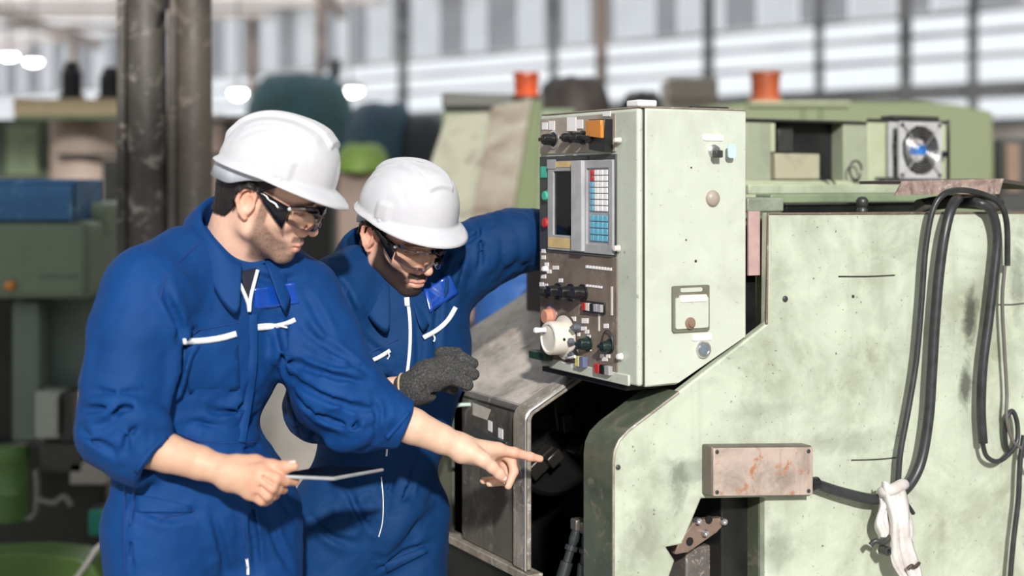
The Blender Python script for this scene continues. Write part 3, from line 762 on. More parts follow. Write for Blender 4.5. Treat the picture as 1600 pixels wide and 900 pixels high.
# ---- machine cluster at the left edge
TEALG = grimy('teal_grey_paint', (.13, .17, .145), (.06, .075, .065), None, .5, 3, .5, .2)
SAGE = grimy('sage_green_paint', (.16, .21, .145), (.08, .10, .07), None, .4, 3, .5, .2)
ml = thing('drill_press', 'dark sage green machine with a rounded gear head at the left edge', 'machine', base(70, 5.3))
wb('gear_head', -60, 137, 345, 468, 5.2, .5, SAGE, ml, 0, .03, 4)
wb('neck_block', 100, 163, 316, 372, 5.4, .4, SAGE, ml, 0, .02)
wb('pillar', 18, 62, 470, 690, 5.3, .2, TEALG, ml, 0, .01); wb('pillar_cover', 62, 158, 440, 612, 5.45, .35, TEALG, ml, 0, .03, 3)
wb('back_frame', -80, 22, 465, 700, 5.65, .1, DARK, ml); wb('foot', -40, 165, 690, 870, 5.6, .5, DGREY, ml, 0, .02)
b = BM(); a_lathe(b, at(17, 446, 5.2, ml), (0, -1, 0), [(0, .02), (.02, .018), (.025, .01)], 16); done('lever_knob', b, AMBER, ml, 50)
for i in range(3):
    b = BM(); q = at(70 + i * 20, 432, 5.2, ml); a_box(b, q.x - .018, q.x + .018, q.y - .006, q.y, q.z - .004, q.z + .004); done('vent_slot', b, TEALG, ml)
tr = thing('tool_tray', 'bright blue metal tray standing on the green gear head', 'tray', W(58, 346, 5.2))
BLUET = grimy('blue_tray_paint', (.03, .13, .30), (.02, .05, .10), (.16, .34, .50), .5, 6, .45, .2)
bw = 118 * 5.2 / F; hh = 66 * 5.2 / F
b = BM(); a_box(b, -bw / 2 - .1, bw / 2, 0, .35, 0, .01); a_box(b, -bw / 2 - .1, bw / 2, 0, .012, 0, hh); a_box(b, -bw / 2 - .1, bw / 2, .338, .35, 0, hh); a_box(b, bw / 2 - .012, bw / 2, 0, .35, 0, hh); done('tray', b, BLUET, tr, 30, .004)
b = BM(); a_box(b, -bw / 2 - .1, bw / 2 + .006, -.008, .004, hh - .018, hh); done('rolled_rim', b, BLUET, tr, 30, .004)
bk = thing('bucket', 'small green lidded drum at the lower left edge', 'drum', W(18, 812, 5.35))
b = BM(); a_lathe(b, (0, 0, 0), (0, 0, 1), [(0, .062), (.01, .066), (.10, .068), (.108, .072), (.116, .068), (.22, .069), (.225, .073), (.27, .073), (.278, .06), (.28, .01)], 28); done('drum', b, grimy('green_drum_paint', (.10, .20, .055), (.04, .08, .03), None, .4, 6, .4, .2), bk, 40)
b = BM(); a_lathe(b, (-.045, -.05, .13), (-.2, -1, 0), [(0, .014), (.012, .013), (.018, .006)], 14); done('tap', b, CHROME, bk, 40)
hd = thing('hood', 'low rounded bright green machine cover at the bottom left corner', 'cover', base(60, 4.75))
b = BM(); P_ = [at(a, c, 4.75, hd) for a, c in ((-40, 1010), (-40, 868), (60, 864), (118, 870), (142, 880), (155, 900), (160, 1010))]
a_prism(b, [(p.x, p.z) for p in P_], P_[0].y, P_[0].y + .16); done('cover_shell', b, grimy('grass_green_paint', (.075, .15, .028), (.06, .11, .03), None, .4, 3, .4, .2), hd, 50, .03, 4)
b = BM(); a_tube(b, [at(a, c, 4.74, hd) for a, c in ((118, 905), (136, 880), (150, 858), (160, 850))], .008, 8, 5); done('cover_trim', b, flat('pale_trim', (.5, .48, .45), .5), hd, 60)
def small(name, label, cat, px0, px1, py0, py1, d, dep, mat, extra=None, rz=0.0):
    if py1 == 'f': py1 = HZ + CZ * F / d
    t_ = thing(name, label, cat, W((px0 + px1) / 2, py1, d))
    wb('body', px0, px1, py0, py1, d, dep, mat, t_, rz, .008)
    if extra:
        for e in extra: wb(e[0], *e[1:6], e[6], e[7], t_, rz, .005)
    return t_
LGREY = grimy('pale_grey_green', (.34, .37, .32), (.14, .15, .13), None, .4, 4, .5, .2)
small('junction_cabinet', 'pale grey box with a dark open side behind the blue sleeve', 'box', 54, 92, 612, 686, 5.25, .12, LGREY, [('door', 92, 112, 614, 690, 5.27, .1, DGREY), ('hinge', 90, 93, 620, 680, 5.24, .02, DGREY)])
small('metal_casting', 'pale metal casting on the clutter left of the near worker', 'casting', 108, 166, 722, 758, 5.3, .1, flat('pale_casting', (.38, .35, .32), .5), [('boss', 118, 140, 700, 724, 5.32, .08, flat('grey_casting', (.24, .22, .2), .5))])
small('teal_block', 'small teal block low beside the blue trouser leg', 'block', 137, 170, 797, 838, 5.2, .1, flat('teal_paint', (.02, .22, .16), .45), [('cap', 140, 168, 793, 798, 5.22, .08, DGREY)])
small('motor_block', 'dark oily motor among the clutter at lower left', 'motor', 60, 130, 690, 740, 5.3, .15, DGREY, [('terminal_box', 70, 96, 676, 692, 5.32, .1, DARK)])
b = thing('pipe_bracket', 'grey bent pipe bracket standing right of the green drum', 'bracket', W(55, 820, 5.25))
q = BM(); a_tube(q, [at(44, 812, 5.25, b), at(56, 800, 5.25, b), at(58, 760, 5.25, b), at(56, 735, 5.25, b)], .012, 8, 5); done('pipe', q, flat('grey_pipe', (.22, .22, .2), .4, .4), b, 60)
q = BM(); a_tube(q, [at(58, 780, 5.25, b), at(84, 786, 5.25, b), at(100, 776, 5.25, b), at(112, 790, 5.25, b)], .012, 8, 5); done('elbow', q, flat('grey_pipe', (.22, .22, .2), .4, .4), b, 60)

# ---- further left background
TAN = flat('ochre_beam_paint', (.64, .52, .32), .6); BRN = grimy('brown_tank_paint', (.36, .28, .23), (.17, .13, .10), None, .4, 2, .6, .1)
tk = thing('overhead_tank', 'brown round tank under an ochre beam behind the columns', 'tank', base(120, 9))
b = BM(); q = at(136, 330, 9, tk); a_lathe(b, q, (0, 0, 1), [(0, .22), (.05, .225), (.55, .225), (.6, .21), (.61, .05)], 28); done('tank', b, BRN, tk, 40)
b = BM(); a_cyl(b, (q.x, q.y, 0), (q.x, q.y, q.z), .12); done('stand', b, BRN, tk, 40)
wb('band', 88, 186, 240, 246, 8.72, .05, DGREY, tk)
bmr = thing('crane_beam', 'ochre painted horizontal beam carrying dark motors', 'beam', W(110, 180, 8.6))
wb('beam', 20, 200, 154, 180, 8.6, .15, TAN, bmr); wb('lower_flange', 20, 200, 180, 186, 8.55, .25, DGREEN, bmr)
for (px0, px1, py0, py1, lab) in ((97, 128, 97, 154, 'tall dark motor standing on the left of the ochre beam'), (156, 192, 106, 154, 'squat dark motor on the ochre beam beside the column')):
    mt = thing('motor', lab, 'motor', W((px0 + px1) / 2, py1, 8.7), 0, 'motors on the ochre beam')
    r = (px1 - px0) / 2 * 8.7 / F; h = (py1 - py0) * 8.7 / F
    b = BM(); a_lathe(b, (0, 0, 0), (0, 0, 1), [(0, r), (h * .75, r), (h * .8, r * .8), (h, r * .7)], 18); done('casing', b, DARK, mt, 40)
    b = BM(); a_box(b, -r * 1.2, r * 1.2, -.03, .03, 0, h * .1); done('mount', b, DGREY, mt)
small('machine_cabinet', 'dark green machine cabinet far left under the beam', 'cabinet', -20, 78, 186, 280, 9.2, .6, grimy('dark_forest_paint', (.07, .095, .06), (.03, .04, .03), None, .5, 3, .5, .2), [('door', 10, 60, 196, 274, 9.18, .03, DGREEN), ('lamp_cap', 28, 52, 176, 188, 9.25, .2, DGREY)])
small('crate', 'dusty pink crate on the floor between green machine and columns', 'crate', 146, 208, 360, 'f', 7, .5, flat('dusty_pink_wood', (.32, .24, .21), .7), [('lid', 143, 210, 356, 363, 6.98, .5, flat('dusty_pink_wood', (.32, .24, .21), .7))])
small('press_machine', 'dark machine press behind the two steel columns', 'machine', 150, 345, 325, 'f', 8, .5, DGREY, [('upright', 160, 200, 250, 325, 8.1, .3, DARK), ('upright', 255, 275, 180, 330, 8.1, .2, BROWNST)])
small('steel_rack', 'brown steel rack seen right behind the dark column', 'rack', 322, 350, 178, 330, 8.5, .4, flat('rack_brown', (.20, .15, .125), .6), [('shelf', 318, 420, 232, 240, 8.45, .4, BROWNST), ('shelf', 318, 420, 180, 188, 8.45, .4, flat('grey_shelf', (.3, .29, .28), .6))])

# ---- middle background
TARP = flat('dark_teal_tarp', (.03, .10, .11), .6, var=.4, scale=2)
tp = thing('tarp_heap', 'machine hidden under a dark teal tarpaulin behind the near helmet', 'tarpaulin', base(455, 12))
def drape(name, parent, cx, d, w, h0, h1, dep, mat, seed=1, parts=24):
    """cloth over a machine: rounded lofted hump with folds"""
    rn = random.Random(seed); ph = [rn.uniform(0, 6.28) for _ in range(5)]
    c = at(cx, h1, d, parent); top = (h1 - h0) * d / F; hw = w / 2 * d / F
    rings = []
    for k in range(9):
        t = k / 8; r = math.cos(t * 1.35) ** .55; z = c.z + top * math.sin(t * math.pi / 2)
        rings.append([(c.x + hw * r * (1 + .07 * math.sin(3 * a + ph[0]) + .04 * math.sin(7 * a + ph[1] + t)) * math.cos(a), c.y + dep * (1 + r * math.sin(a)) , z + .03 * top * math.sin(5 * a + ph[2])) for a in [2 * math.pi * j / parts for j in range(parts)]])
    b_ = BM(); a_loft(b_, rings); return done(name, b_, mat, parent, 60)
drape('tarp', tp, 452, 12, 190, 114, 262, .5, TARP, 3); wb('machine_bed', 380, 520, 255, 'f', 12.2, .8, DGREY, tp)
t2 = thing('covered_motor', 'low dark blue covered machine between the two helmets', 'machine', base(610, 11))
drape('cover', t2, 592, 11, 120, 158, 262, .4, flat('dark_petrol_cover', (.025, .07, .10), .6, var=.4, scale=3), 5); drape('cover_end', t2, 660, 11, 90, 180, 262, .3, flat('black_blue_cover', (.02, .028, .034), .6), 8)
wb('bed', 540, 700, 262, 'f', 11, .6, DGREY, t2)
gh = thing('green_heap', 'lime green cover lying low behind the far helmet', 'cover', base(560, 9))
drape('cover', gh, 560, 9, 84, 224, 268, .25, flat('lime_cover', (.20, .32, .06), .6, var=.3, scale=4), 11); wb('support', 528, 596, 262, 'f', 9.1, .4, BROWNST, gh)
ps = thing('signal_post', 'thin dark post rising behind the teal tarpaulin', 'post', base(523, 14))
wb('post', 518, 527, 95, 'f', 14, .06, POST, ps); wb('head', 513, 532, 92, 120, 13.95, .1, POST, ps)
lb = thing('lathe_bed', 'long grey brown machine bed running diagonally behind the workers', 'machine bed', base(500, 7))
for (x0, x1, zt, mat, nm) in ((-.10, .10, .86, flat('grey_brown_bed', (.30, .26, .23), .5), 'way'), (.16, .26, .90, flat('pale_bed_rail', (.40, .36, .33), .45), 'rail'), (-.34, -.18, .82, flat('dark_bed', (.10, .09, .085), .5), 'rail')):
    b = BM(); M = Matrix.Translation((.05, .6, 0)) @ Matrix.Rotation(math.radians(-20), 4, 'Z')
    a_box(b, x0, x1, .9, 2.6, zt + .16, zt + .24, M); done(nm, b, mat, lb, 30, .01)
b = BM(); a_box(b, -.34, .26, 1.0, 2.5, 0, .98, Matrix.Translation((.05, .6, 0)) @ Matrix.Rotation(math.radians(-20), 4, 'Z')); done('base', b, flat('pale_bed_base', (.44, .40, .36), .6, var=.3, scale=4), lb, 30, .02)

# sloped guard of the next machine, right behind the far worker
PALEG = grimy('beige_green_guard', (.37, .37, .285), (.20, .18, .135), (.15, .11, .09), .6, 2.6, .5, .2)
sg = thing('sloped_guard', 'beige green sloped machine guard behind the outstretched blue arm', 'machine', base(750, 6.3))
def slab(name, pts_a, da, pts_b, db, th, mat):
    """quad panel: bottom edge at depth da, top edge at depth db, given thickness"""
    q_ = [at(*pts_a[0], da, sg), at(*pts_a[1], da, sg), at(*pts_b[1], db, sg), at(*pts_b[0], db, sg)]
    nrm = (q_[1] - q_[0]).cross(q_[3] - q_[0]).normalized()
    b_ = BM(); a_loft(b_, [q_, [p - nrm * th for p in q_]]); return done(name, b_, mat, sg, 30, .01)
slab('front_slope', ((640, 350), (752, 345)), 6.2, ((697, 178), (768, 172)), 6.75, .05, PALEG)
slab('middle_slope', ((735, 345), (800, 340)), 6.1, ((768, 165), (832, 152)), 6.75, .05, grimy('stained_guard', (.38, .36, .285), (.18, .13, .10), (.10, .07, .055), .9, 3.5, .5, .3))
slab('green_edge', ((800, 345), (838, 345)), 6.05, ((832, 152), (848, 158)), 6.75, .08, OLIVE)
wb('body', 690, 900, 170, 'f', 6.95, .8, DGREEN, sg, 0, .02); wb('top_rail', 690, 850, 146, 168, 6.9, .3, grimy('dark_top_rail', (.10, .105, .09), (.04, .04, .035), None, .5, 4, .5, .2), sg); wb('skirt', 640, 840, 350, 'f', 6.4, .4, BROWNST, sg)
def beacon(label, px0, px1, py0, py1, d, mA, mB):
    o = thing('warning_beacon', label, 'beacon', W((px0 + px1) / 2, py1, d), 0)
    r = (px1 - px0) / 2 * d / F; h = (py1 - py0) * d / F
    b_ = BM(); a_lathe(b_, (0, 0, 0), (0, 0, 1), [(0, r * .95), (h * .12, r * .95), (h * .16, r * .85), (h * .84, r * .9), (h * .88, r), (h, r * .96)], 22); done('lens', b_, mA, o, 40)
    b_ = BM(); a_lathe(b_, (0, 0, -h * .12), (0, 0, 1), [(0, r), (h * .14, r), (h * .16, r * .8)], 22); done('base', b_, mB, o, 40)
beacon('red and orange beacon on top of the sloped guard', 801, 844, 114, 152, 6.9, flat('red_orange_lens', (.50, .075, .02), .35, var=.5, scale=9), DGREY)
beacon('rust orange drum shaped beacon on the far green cabinet', 1171, 1221, 113, 155, 7.2, flat('rust_orange_lens', (.36, .075, .022), .5, var=.35, scale=9), flat('orange_base', (.5, .16, .08), .5))
bh = thing('cloth_bundle', 'dark bundle of cloth and rope behind the control box', 'bundle', base(900, 8))
drape('bundle', bh, 900, 8, 120, 116, 180, .3, flat('dark_brown_bundle', (.05, .04, .036), .7, var=.5, scale=6), 14); drape('bundle_top', bh, 1010, 8, 70, 140, 185, .2, DARK, 15); wb('shelf', 840, 1060, 178, 200, 8, .5, DGREY, bh); wb('leg', 850, 870, 200, 'f', 8.1, .1, DGREY, bh); wb('leg', 1030, 1050, 200, 'f', 8.1, .1, DGREY, bh)
small('crate', 'pale beige crate half hidden above the control box', 'crate', 1045, 1122, 122, 'f', 9, .5, flat('pale_beige_crate', (.55, .50, .44), .6), [('slat', 1040, 1126, 150, 156, 8.97, .04, flat('crate_slat', (.45, .4, .35), .6))])
# far green cabinet with the curved top
fg = thing('machine_enclosure', 'long olive green machine enclosure with curved top behind the fan cabinet', 'machine', base(1370, 7))
poly('shell', [(1100, 777), (1100, 166), (1170, 160), (1440, 158), (1500, 164), (1553, 175), (1556, 777)], 7, 1.2, OLIVE, fg, .03)
for px in (1255, 1282): wb('panel_joint', px, px + 5, 168, 300, 6.985, .02, flat('olive_joint', (.14, .19, .085), .6), fg, 0, 0)
wb('lid_edge', 1170, 1330, 158, 165, 6.97, .1, flat('pale_lid_edge', (.42, .47, .30), .5), fg)
small('window_frame_stack', 'dark framed brown panel leaning at the far right edge', 'panel', 1562, 1640, 216, 330, 7.5, .1, DGREY, [('panel', 1572, 1594, 224, 300, 7.48, .03, flat('brown_panel', (.20, .13, .09), .6))])

# blue drum and boxes seen under the far worker's arm
bd = thing('drum', 'blue plastic drum under the far worker arm beside the control box', 'drum', base(815, 5.0))
b = BM(); q = at(812, 425, 5.0, bd)
a_lathe(b, (q.x, q.y, 0), (0, 0, 1), [(0, .16), (.3, .17), (.32, .18), (.36, .17), (q.z - .4, .17), (q.z - .37, .18), (q.z - .34, .17), (q.z - .03, .16), (q.z, .12)], 28); done('drum', b, flat('blue_drum_plastic', (.02, .09, .30), .4), bd, 40)
b = BM(); a_cyl(b, (q.x, q.y, q.z), (q.x, q.y, q.z + .015), .03); done('bung', b, BLACKP, bd, 40)
small('carton', 'brown box stacked behind the far worker elbow', 'box', 722, 782, 446, 'f', 5.45, .3, flat('brown_carton', (.22, .14, .08), .7), [('tape', 750, 755, 445, 'f', 5.445, .01, flat('carton_tape', (.3, .2, .12), .5))])
tl = thing('pry_bar', 'grey bent tool handle standing behind the control panel edge', 'tool', base(845, 4.6))
b = BM(); a_tube(b, [at(832, 418, 4.6, tl), at(840, 411, 4.6, tl), at(848, 416, 4.6, tl), at(846, 450, 4.6, tl), at(846, 700, 4.6, tl)], .014, 10, 6); done('handle', b, flat('grey_handle', (.3, .3, .28), .4, .3), tl, 60)
b = BM(); q = at(846, 460, 4.6, tl); a_cyl(b, (q.x, q.y, 0), (q.x, q.y, q.z), .02); done('shaft', b, DGREY, tl, 40)

# ---- cabinet with the cooling fan on the rear of the big machine
fc = thing('fan_cabinet', 'pale green rear cabinet with dark opening and cooling fan', 'cabinet', (OX, OY, 0), TH)
yf = .80
def sb(name, px0, px1, py0, py1, y0, y1, mat, parent=fc, bev=.003):
    pm = LX((px0 + px1) / 2, y0); x0_, x1_ = LX(px0, y0), LX(px1, y0)
    b_ = BM(); a_box(b_, x0_, x1_, y0, y1, LZ(py1, pm, y0), LZ(py0, pm, y0)); return done(name, b_, mat, parent, 30, bev)
PG2 = grimy('faded_green_cabinet', (.40, .44, .30), (.20, .22, .15), None, .45, 5, .5, .4)
PGREY = grimy('grey_green_cabinet', (.30, .33, .24), (.12, .13, .10), None, .5, 5, .5, .4)
sb('left_panel', 1165, 1205, 190, 282, yf, yf + .3, PGREY); sb('lower_band', 1165, 1490, 282, 312, yf - .02, yf + .3, PG2); sb('frame_top', 1165, 1356, 187, 191, yf - .01, yf + .3, DGREY)
sb('opening_back', 1203, 1335, 190, 283, yf + .05, yf + .06, DARK); sb('inner_box', 1212, 1281, 240, 280, yf - .005, yf + .045, grimy('scuffed_inner_box', (.38, .36, .26), (.14, .12, .08), None, .6, 10, .5, .5)); sb('inner_plate', 1216, 1240, 196, 238, yf + .03, yf + .04, DGREY)  # dark back sheet stands in for the shade inside the opening
sb('mid_panel', 1318, 1356, 190, 282, yf, yf + .3, PGREY); sb('fan_panel', 1356, 1484, 190, 282, yf, yf + .3, PG2); sb('left_post', 1205, 1212, 192, 238, yf, yf + .02, PG2)
sb('frame_rod', 1356, 1485, 187, 190, yf - .012, yf - .004, BLACKP); sb('frame_rod', 1482, 1485, 187, 282, yf - .012, yf - .004, BLACKP); sb('cover_bar', 1398, 1468, 181, 188, yf - .03, yf + .03, DGREY)
fx, fz = S(1427, 235, yf - .03); Rf = .071; fy = yf - .06
fan = BM()
sq = rrect(fx - .083, fx + .083, fz - .083, fz + .083, .006, 3); ci = [(fx + Rf * math.cos(2 * math.pi * i / 40), fz + Rf * math.sin(2 * math.pi * i / 40)) for i in range(40)]
a_prism(fan, sq, fy, fy + .008, [ci]); a_prism(fan, sq, fy + .042, fy + .05, [ci])
fan = done('fan', fan, flat('fan_aluminium', (.50, .50, .51), .45, .2), fc, 35)
b = BM()
for i in range(40):
    j = (i + 1) % 40; b.faces.new([b.verts.new((p[0], yy, p[1])) for p, yy in ((ci[i], fy), (ci[j], fy), (ci[j], fy + .05), (ci[i], fy + .05))])
bore = done('fan_bore', b, BLACKP, fan, 60); so = bore.modifiers.new('thick', 'SOLIDIFY'); so.thickness = .002  # bore blackened: shade inside the fan put into its colour
b = BM(); a_cyl(b, (fx, fy + .036, fz), (fx, fy + .04, fz), Rf * .99, n=40); done('fan_shadow_plate', b, DARK, fan)  # dark disc stands in for the shade behind the blades
b = BM(); a_lathe(b, (fx, fy + .03, fz), (0, -1, 0), [(0, .034), (.016, .034), (.018, .031), (.018, .001)], 30); done('fan_hub', b, flat('white_hub_label', (.62, .6, .58), .5), fan, 40)
b = BM(); a_prism(b, [(fx + x, fz + z) for x, z in ((-.031, -.013), (.031, -.013), (.033, 0), (.031, .015), (-.031, .015), (-.033, 0))], fy + .0115, fy + .0105); done('hub_label', b, flat('blue_hub_label', (.03, .16, .50), .4), fan)
b = BM(); a_prism(b, [(fx + x, fz + z) for x, z in ((-.024, .018), (-.012, .018), (-.012, .024), (-.021, .024))], fy + .0115, fy + .0105); done('hub_mark', b, REDP, fan)
for k in range(5):
    b = BM(); a0 = k * 2 * math.pi / 5
    q = []
    for (r, da, dy) in ((.033, -.35, .026), (.033, .35, .014), (.068, .55, .012), (.068, -.2, .028)):
        q.append(Vector((fx + r * math.cos(a0 + da), fy + dy, fz + r * math.sin(a0 + da))))
    a_loft(b, [q, [p + Vector((0, .002, 0)) for p in q]]); done('fan_blade', b, BLACKP, fan, 30)
for r in (.020, .031, .041, .049, .057, .065):
    b = BM(); P_ = [(fx + r * math.cos(2 * math.pi * i / 32), fy - .006, fz + r * math.sin(2 * math.pi * i / 32)) for i in range(33)]
    a_tube(b, P_, .0012, 6, 1, False); done('guard_ring', b, CHROME, fan, 60)
for a in (45, 135, 225, 315):
    ca, sa = math.cos(math.radians(a)), math.sin(math.radians(a))
    b = BM(); a_tube(b, [(fx + .02 * ca, fy - .008, fz + .02 * sa), (fx + .103 * ca, fy - .004, fz + .103 * sa)], .0018, 6, 1, False); done('guard_spoke', b, CHROME, fan, 60)
    b = BM(); a_lathe(b, (fx + .103 * ca, fy, fz + .103 * sa), (0, -1, 0), [(0, .006), (.004, .006), (.004, .003)], 12); done('fan_screw', b, BLACKP, fan, 40)
sb('fan_bracket', 1385, 1470, 277, 290, yf - .05, yf, DGREY)
sb('latch', 1470, 1482, 236, 246, yf - .03, yf, BLACKP)
wl = thing('wire_loop', 'thin dark wire loops dangling on the fan cabinet', 'wire', (OX, OY, 0), TH)
b = BM(); c0 = S3(1337, 266, yf - .03); a_tube(b, [c0 + Vector((.022 * math.cos(t), 0, .027 * math.sin(t))) for t in [i * .5 for i in range(13)]], .003, 6, 3); done('loop', b, BLACKP, wl, 60)
b = BM(); a_tube(b, [S3(1337, 280, yf - .03), S3(1346, 292, yf - .05), S3(1342, 302, yf - .05), S3(1336, 290, yf - .04)], .003, 6, 4); done('tail', b, BLACKP, wl, 60)
b = BM(); a_tube(b, [S3(1282, 276, yf - .03), S3(1300, 282, yf - .04), S3(1308, 294, yf - .05), S3(1314, 300, yf - .05)], .003, 6, 4); done('stray_end', b, BLACKP, wl, 60)

# ---- hall lamps far away
LAMP = emit('lamp_glow', (1, 1, .98), 14)
def lampthing(px, py, d, r, lab, wide=1.0):
    o = thing('hall_lamp', lab, 'lamp', W(px, py, d))
    b_ = BM(); a_lathe(b_, (0, 0, -.02), (0, 0, 1), [(0, r), (.03, r), (r * .7, r * .5), (r * .8, r * .2)], 20)
    for v in b_.verts: v.co.x *= wide
    done('shade', b_, GREYP, o, 40)
    b_ = BM(); bmesh.ops.create_uvsphere(b_, u_segments=16, v_segments=10, radius=r * .85)
    for v in b_.verts: v.co.x *= wide; v.co.z = v.co.z * .8 - r * .3
    done('bulb', b_, LAMP, o, 180)
    b_ = BM(); a_cyl(b_, (0, 0, r * .7), (0, 0, RZ - 0.3 - o.location.z), .012, n=8); done('drop_rod', b_, POST, o, 40)
lampthing(372, 140, 16, .11, 'round glowing hall lamp between dark column and teal tarpaulin')
lampthing(547, 137, 16, .10, 'wide glowing hall lamp above the gap between the helmets', 1.6)
lampthing(14, 84, 20, .09, 'glowing hall lamp nearest the upper left edge', 1.6)
lampthing(52, 93, 21, .09, 'glowing hall lamp second from the upper left edge', 1.6)
# ------------------------------------------------------------------ sculpting: blended distance fields turned into meshes
class Field:
    def __init__(s, lo, hi, h):
        s.h = h; s.lo = np.array(lo, float)
        s.n = (np.ceil((np.array(hi, float) - s.lo) / h)).astype(int) + 1
        s.ax = [(s.lo[i] + h * np.arange(s.n[i])).astype(np.float32) for i in range(3)]
        s.D = np.full(tuple(s.n), .09, np.float32)
    def box(s, lo, hi):
        a = np.maximum(np.floor((np.array(lo) - s.lo) / s.h).astype(int), 0)
        b = np.minimum(np.ceil((np.array(hi) - s.lo) / s.h).astype(int) + 1, s.n)
        if (b <= a).any(): return None
        sl = tuple(slice(a[i], b[i]) for i in range(3))
        return sl, s.ax[0][sl[0]][:, None, None], s.ax[1][sl[1]][None, :, None], s.ax[2][sl[2]][None, None, :]
    def mix(s, sl, d, k, op):
        D = s.D[sl]
        if op == '-': d = -d
        if op == '+':
            if k <= 0: s.D[sl] = np.minimum(D, d); return
            hh = np.clip(.5 + .5 * (D - d) / k, 0, 1); s.D[sl] = D * (1 - hh) + d * hh - k * hh * (1 - hh)
        else:
            if k <= 0: s.D[sl] = np.maximum(D, d); return
            hh = np.clip(.5 - .5 * (D - d) / k, 0, 1); s.D[sl] = D * (1 - hh) + d * hh + k * hh * (1 - hh)
    def rc(s, a, b, ra, rb, k=.01, op='+'):
        """round cone"""
        a = np.array(a, float); b = np.array(b, float); m = max(ra, rb) + k + .015
        q = s.box(np.minimum(a, b) - m, np.maximum(a, b) + m)
        if q is None: return
        sl, X, Y, Z = q; ba = b - a; L2 = max((ba ** 2).sum(), 1e-9)
        px, py, pz = X - a[0], Y - a[1], Z - a[2]
        t = np.clip((px * ba[0] + py * ba[1] + pz * ba[2]) / L2, 0, 1)
        d = np.sqrt((px - t * ba[0]) ** 2 + (py - t * ba[1]) ** 2 + (pz - t * ba[2]) ** 2) - (ra + (rb - ra) * t)
        s.mix(sl, d, k, op)
    def chain(s, pts, rs, k=.01, op='+'):
        for i in range(len(pts) - 1): s.rc(pts[i], pts[i + 1], rs[i], rs[i + 1], k, op)
    def ell(s, c, r, R=None, k=.01, op='+'):
        c = np.array(c, float); r = np.array(r, float); m = r.max() + k + .015
        q = s.box(c - m, c + m)
        if q is None: return
        sl, X, Y, Z = q; P = [X - c[0], Y - c[1], Z - c[2]]
        if R is not None: P = [P[0] * R[0, i] + P[1] * R[1, i] + P[2] * R[2, i] for i in range(3)]
        k0 = np.sqrt(sum((P[i] / r[i]) ** 2 for i in range(3))); k1 = np.sqrt(sum((P[i] / r[i] ** 2) ** 2 for i in range(3)))
        s.mix(sl, k0 * (k0 - 1) / np.maximum(k1, 1e-6), k, op)
    def obox(s, c, half, R, rad=.005, k=.005, op='+'):
        c = np.array(c, float); m = float(np.linalg.norm(half)) + k + .015
        q = s.box(c - m, c + m)
        if q is None: return
        sl, X, Y, Z = q; P = [X - c[0], Y - c[1], Z - c[2]]
        P = [np.abs(P[0] * R[0, i] + P[1] * R[1, i] + P[2] * R[2, i]) - (half[i] - rad) for i in range(3)]
        d = np.sqrt(sum(np.maximum(p, 0) ** 2 for p in P)) + np.minimum(np.maximum(np.maximum(P[0], P[1]), P[2]), 0) - rad
        s.mix(sl, d, k, op)
    def at(s, p):
        i = np.clip(np.round((np.asarray(p) - s.lo) / s.h).astype(int), 0, s.n - 1)
        return s.D[i[0], i[1], i[2]]
    def hit(s, px, py, d0=2.2, d1=3.7):
        """first point of the surface seen at an image position"""
        for d in np.arange(d0, d1, s.h * .7):
            p = W(px, py, d)
            if ((p < s.lo) | (p > s.lo + s.h * (s.n - 1))).any(): continue
            if s.at(p) < 0: return p
        return None
    def mesh(s):
        D = s.D; S_ = D < 0; n = D.shape
        c = S_[:-1, :-1, :-1].astype(np.int8)
        tot = np.zeros(c.shape, np.int8)
        for dx in (0, 1):
            for dy in (0, 1):
                for dz in (0, 1): tot += S_[dx:n[0] - 1 + dx, dy:n[1] - 1 + dy, dz:n[2] - 1 + dz]
        act = (tot > 0) & (tot < 8)
        ijk = np.argwhere(act); idx = np.full(c.shape, -1, np.int64); idx[act] = np.arange(len(ijk))
        acc = np.zeros((len(ijk), 3)); cnt = np.zeros(len(ijk))
        I, J, K = ijk.T
        for ax in range(3):
            o1, o2 = [a for a in range(3) if a != ax]
            for u in (0, 1):
                for v in (0, 1):
                    off = [0, 0, 0]; off[o1] = u; off[o2] = v; of2 = list(off); of2[ax] = 1
                    da = D[I + off[0], J + off[1], K + off[2]]; db = D[I + of2[0], J + of2[1], K + of2[2]]
                    x = (da < 0) != (db < 0)
                    t = np.where(x, da / np.where(da == db, 1, da - db), 0)
                    p = np.zeros((len(ijk), 3)); p[:, o1] = u; p[:, o2] = v; p[:, ax] = t
                    acc += p * x[:, None]; cnt += x
        V = s.lo + s.h * (ijk + acc / np.maximum(cnt, 1)[:, None])
        Q = []
        for ax in range(3):
            o1, o2 = (ax + 1) % 3, (ax + 2) % 3
            a = np.moveaxis(S_, (ax, o1, o2), (0, 1, 2)); ii = np.moveaxis(idx, (ax, o1, o2), (0, 1, 2))
            A = a[:-1, 1:-1, 1:-1]; B = a[1:, 1:-1, 1:-1]; ch = np.argwhere(A != B)
            if len(ch) == 0: continue
            i, j, k = ch.T; j = j + 1; k = k + 1
            q = np.stack([ii[i, j - 1, k - 1], ii[i, j, k - 1], ii[i, j, k], ii[i, j - 1, k]], 1)
            fl_ = A[i, j - 1, k - 1]
            q[~fl_] = q[~fl_][:, ::-1]; Q.append(q)
        Q = np.concatenate(Q); Q = Q[(Q >= 0).all(1)]
        return V, Q

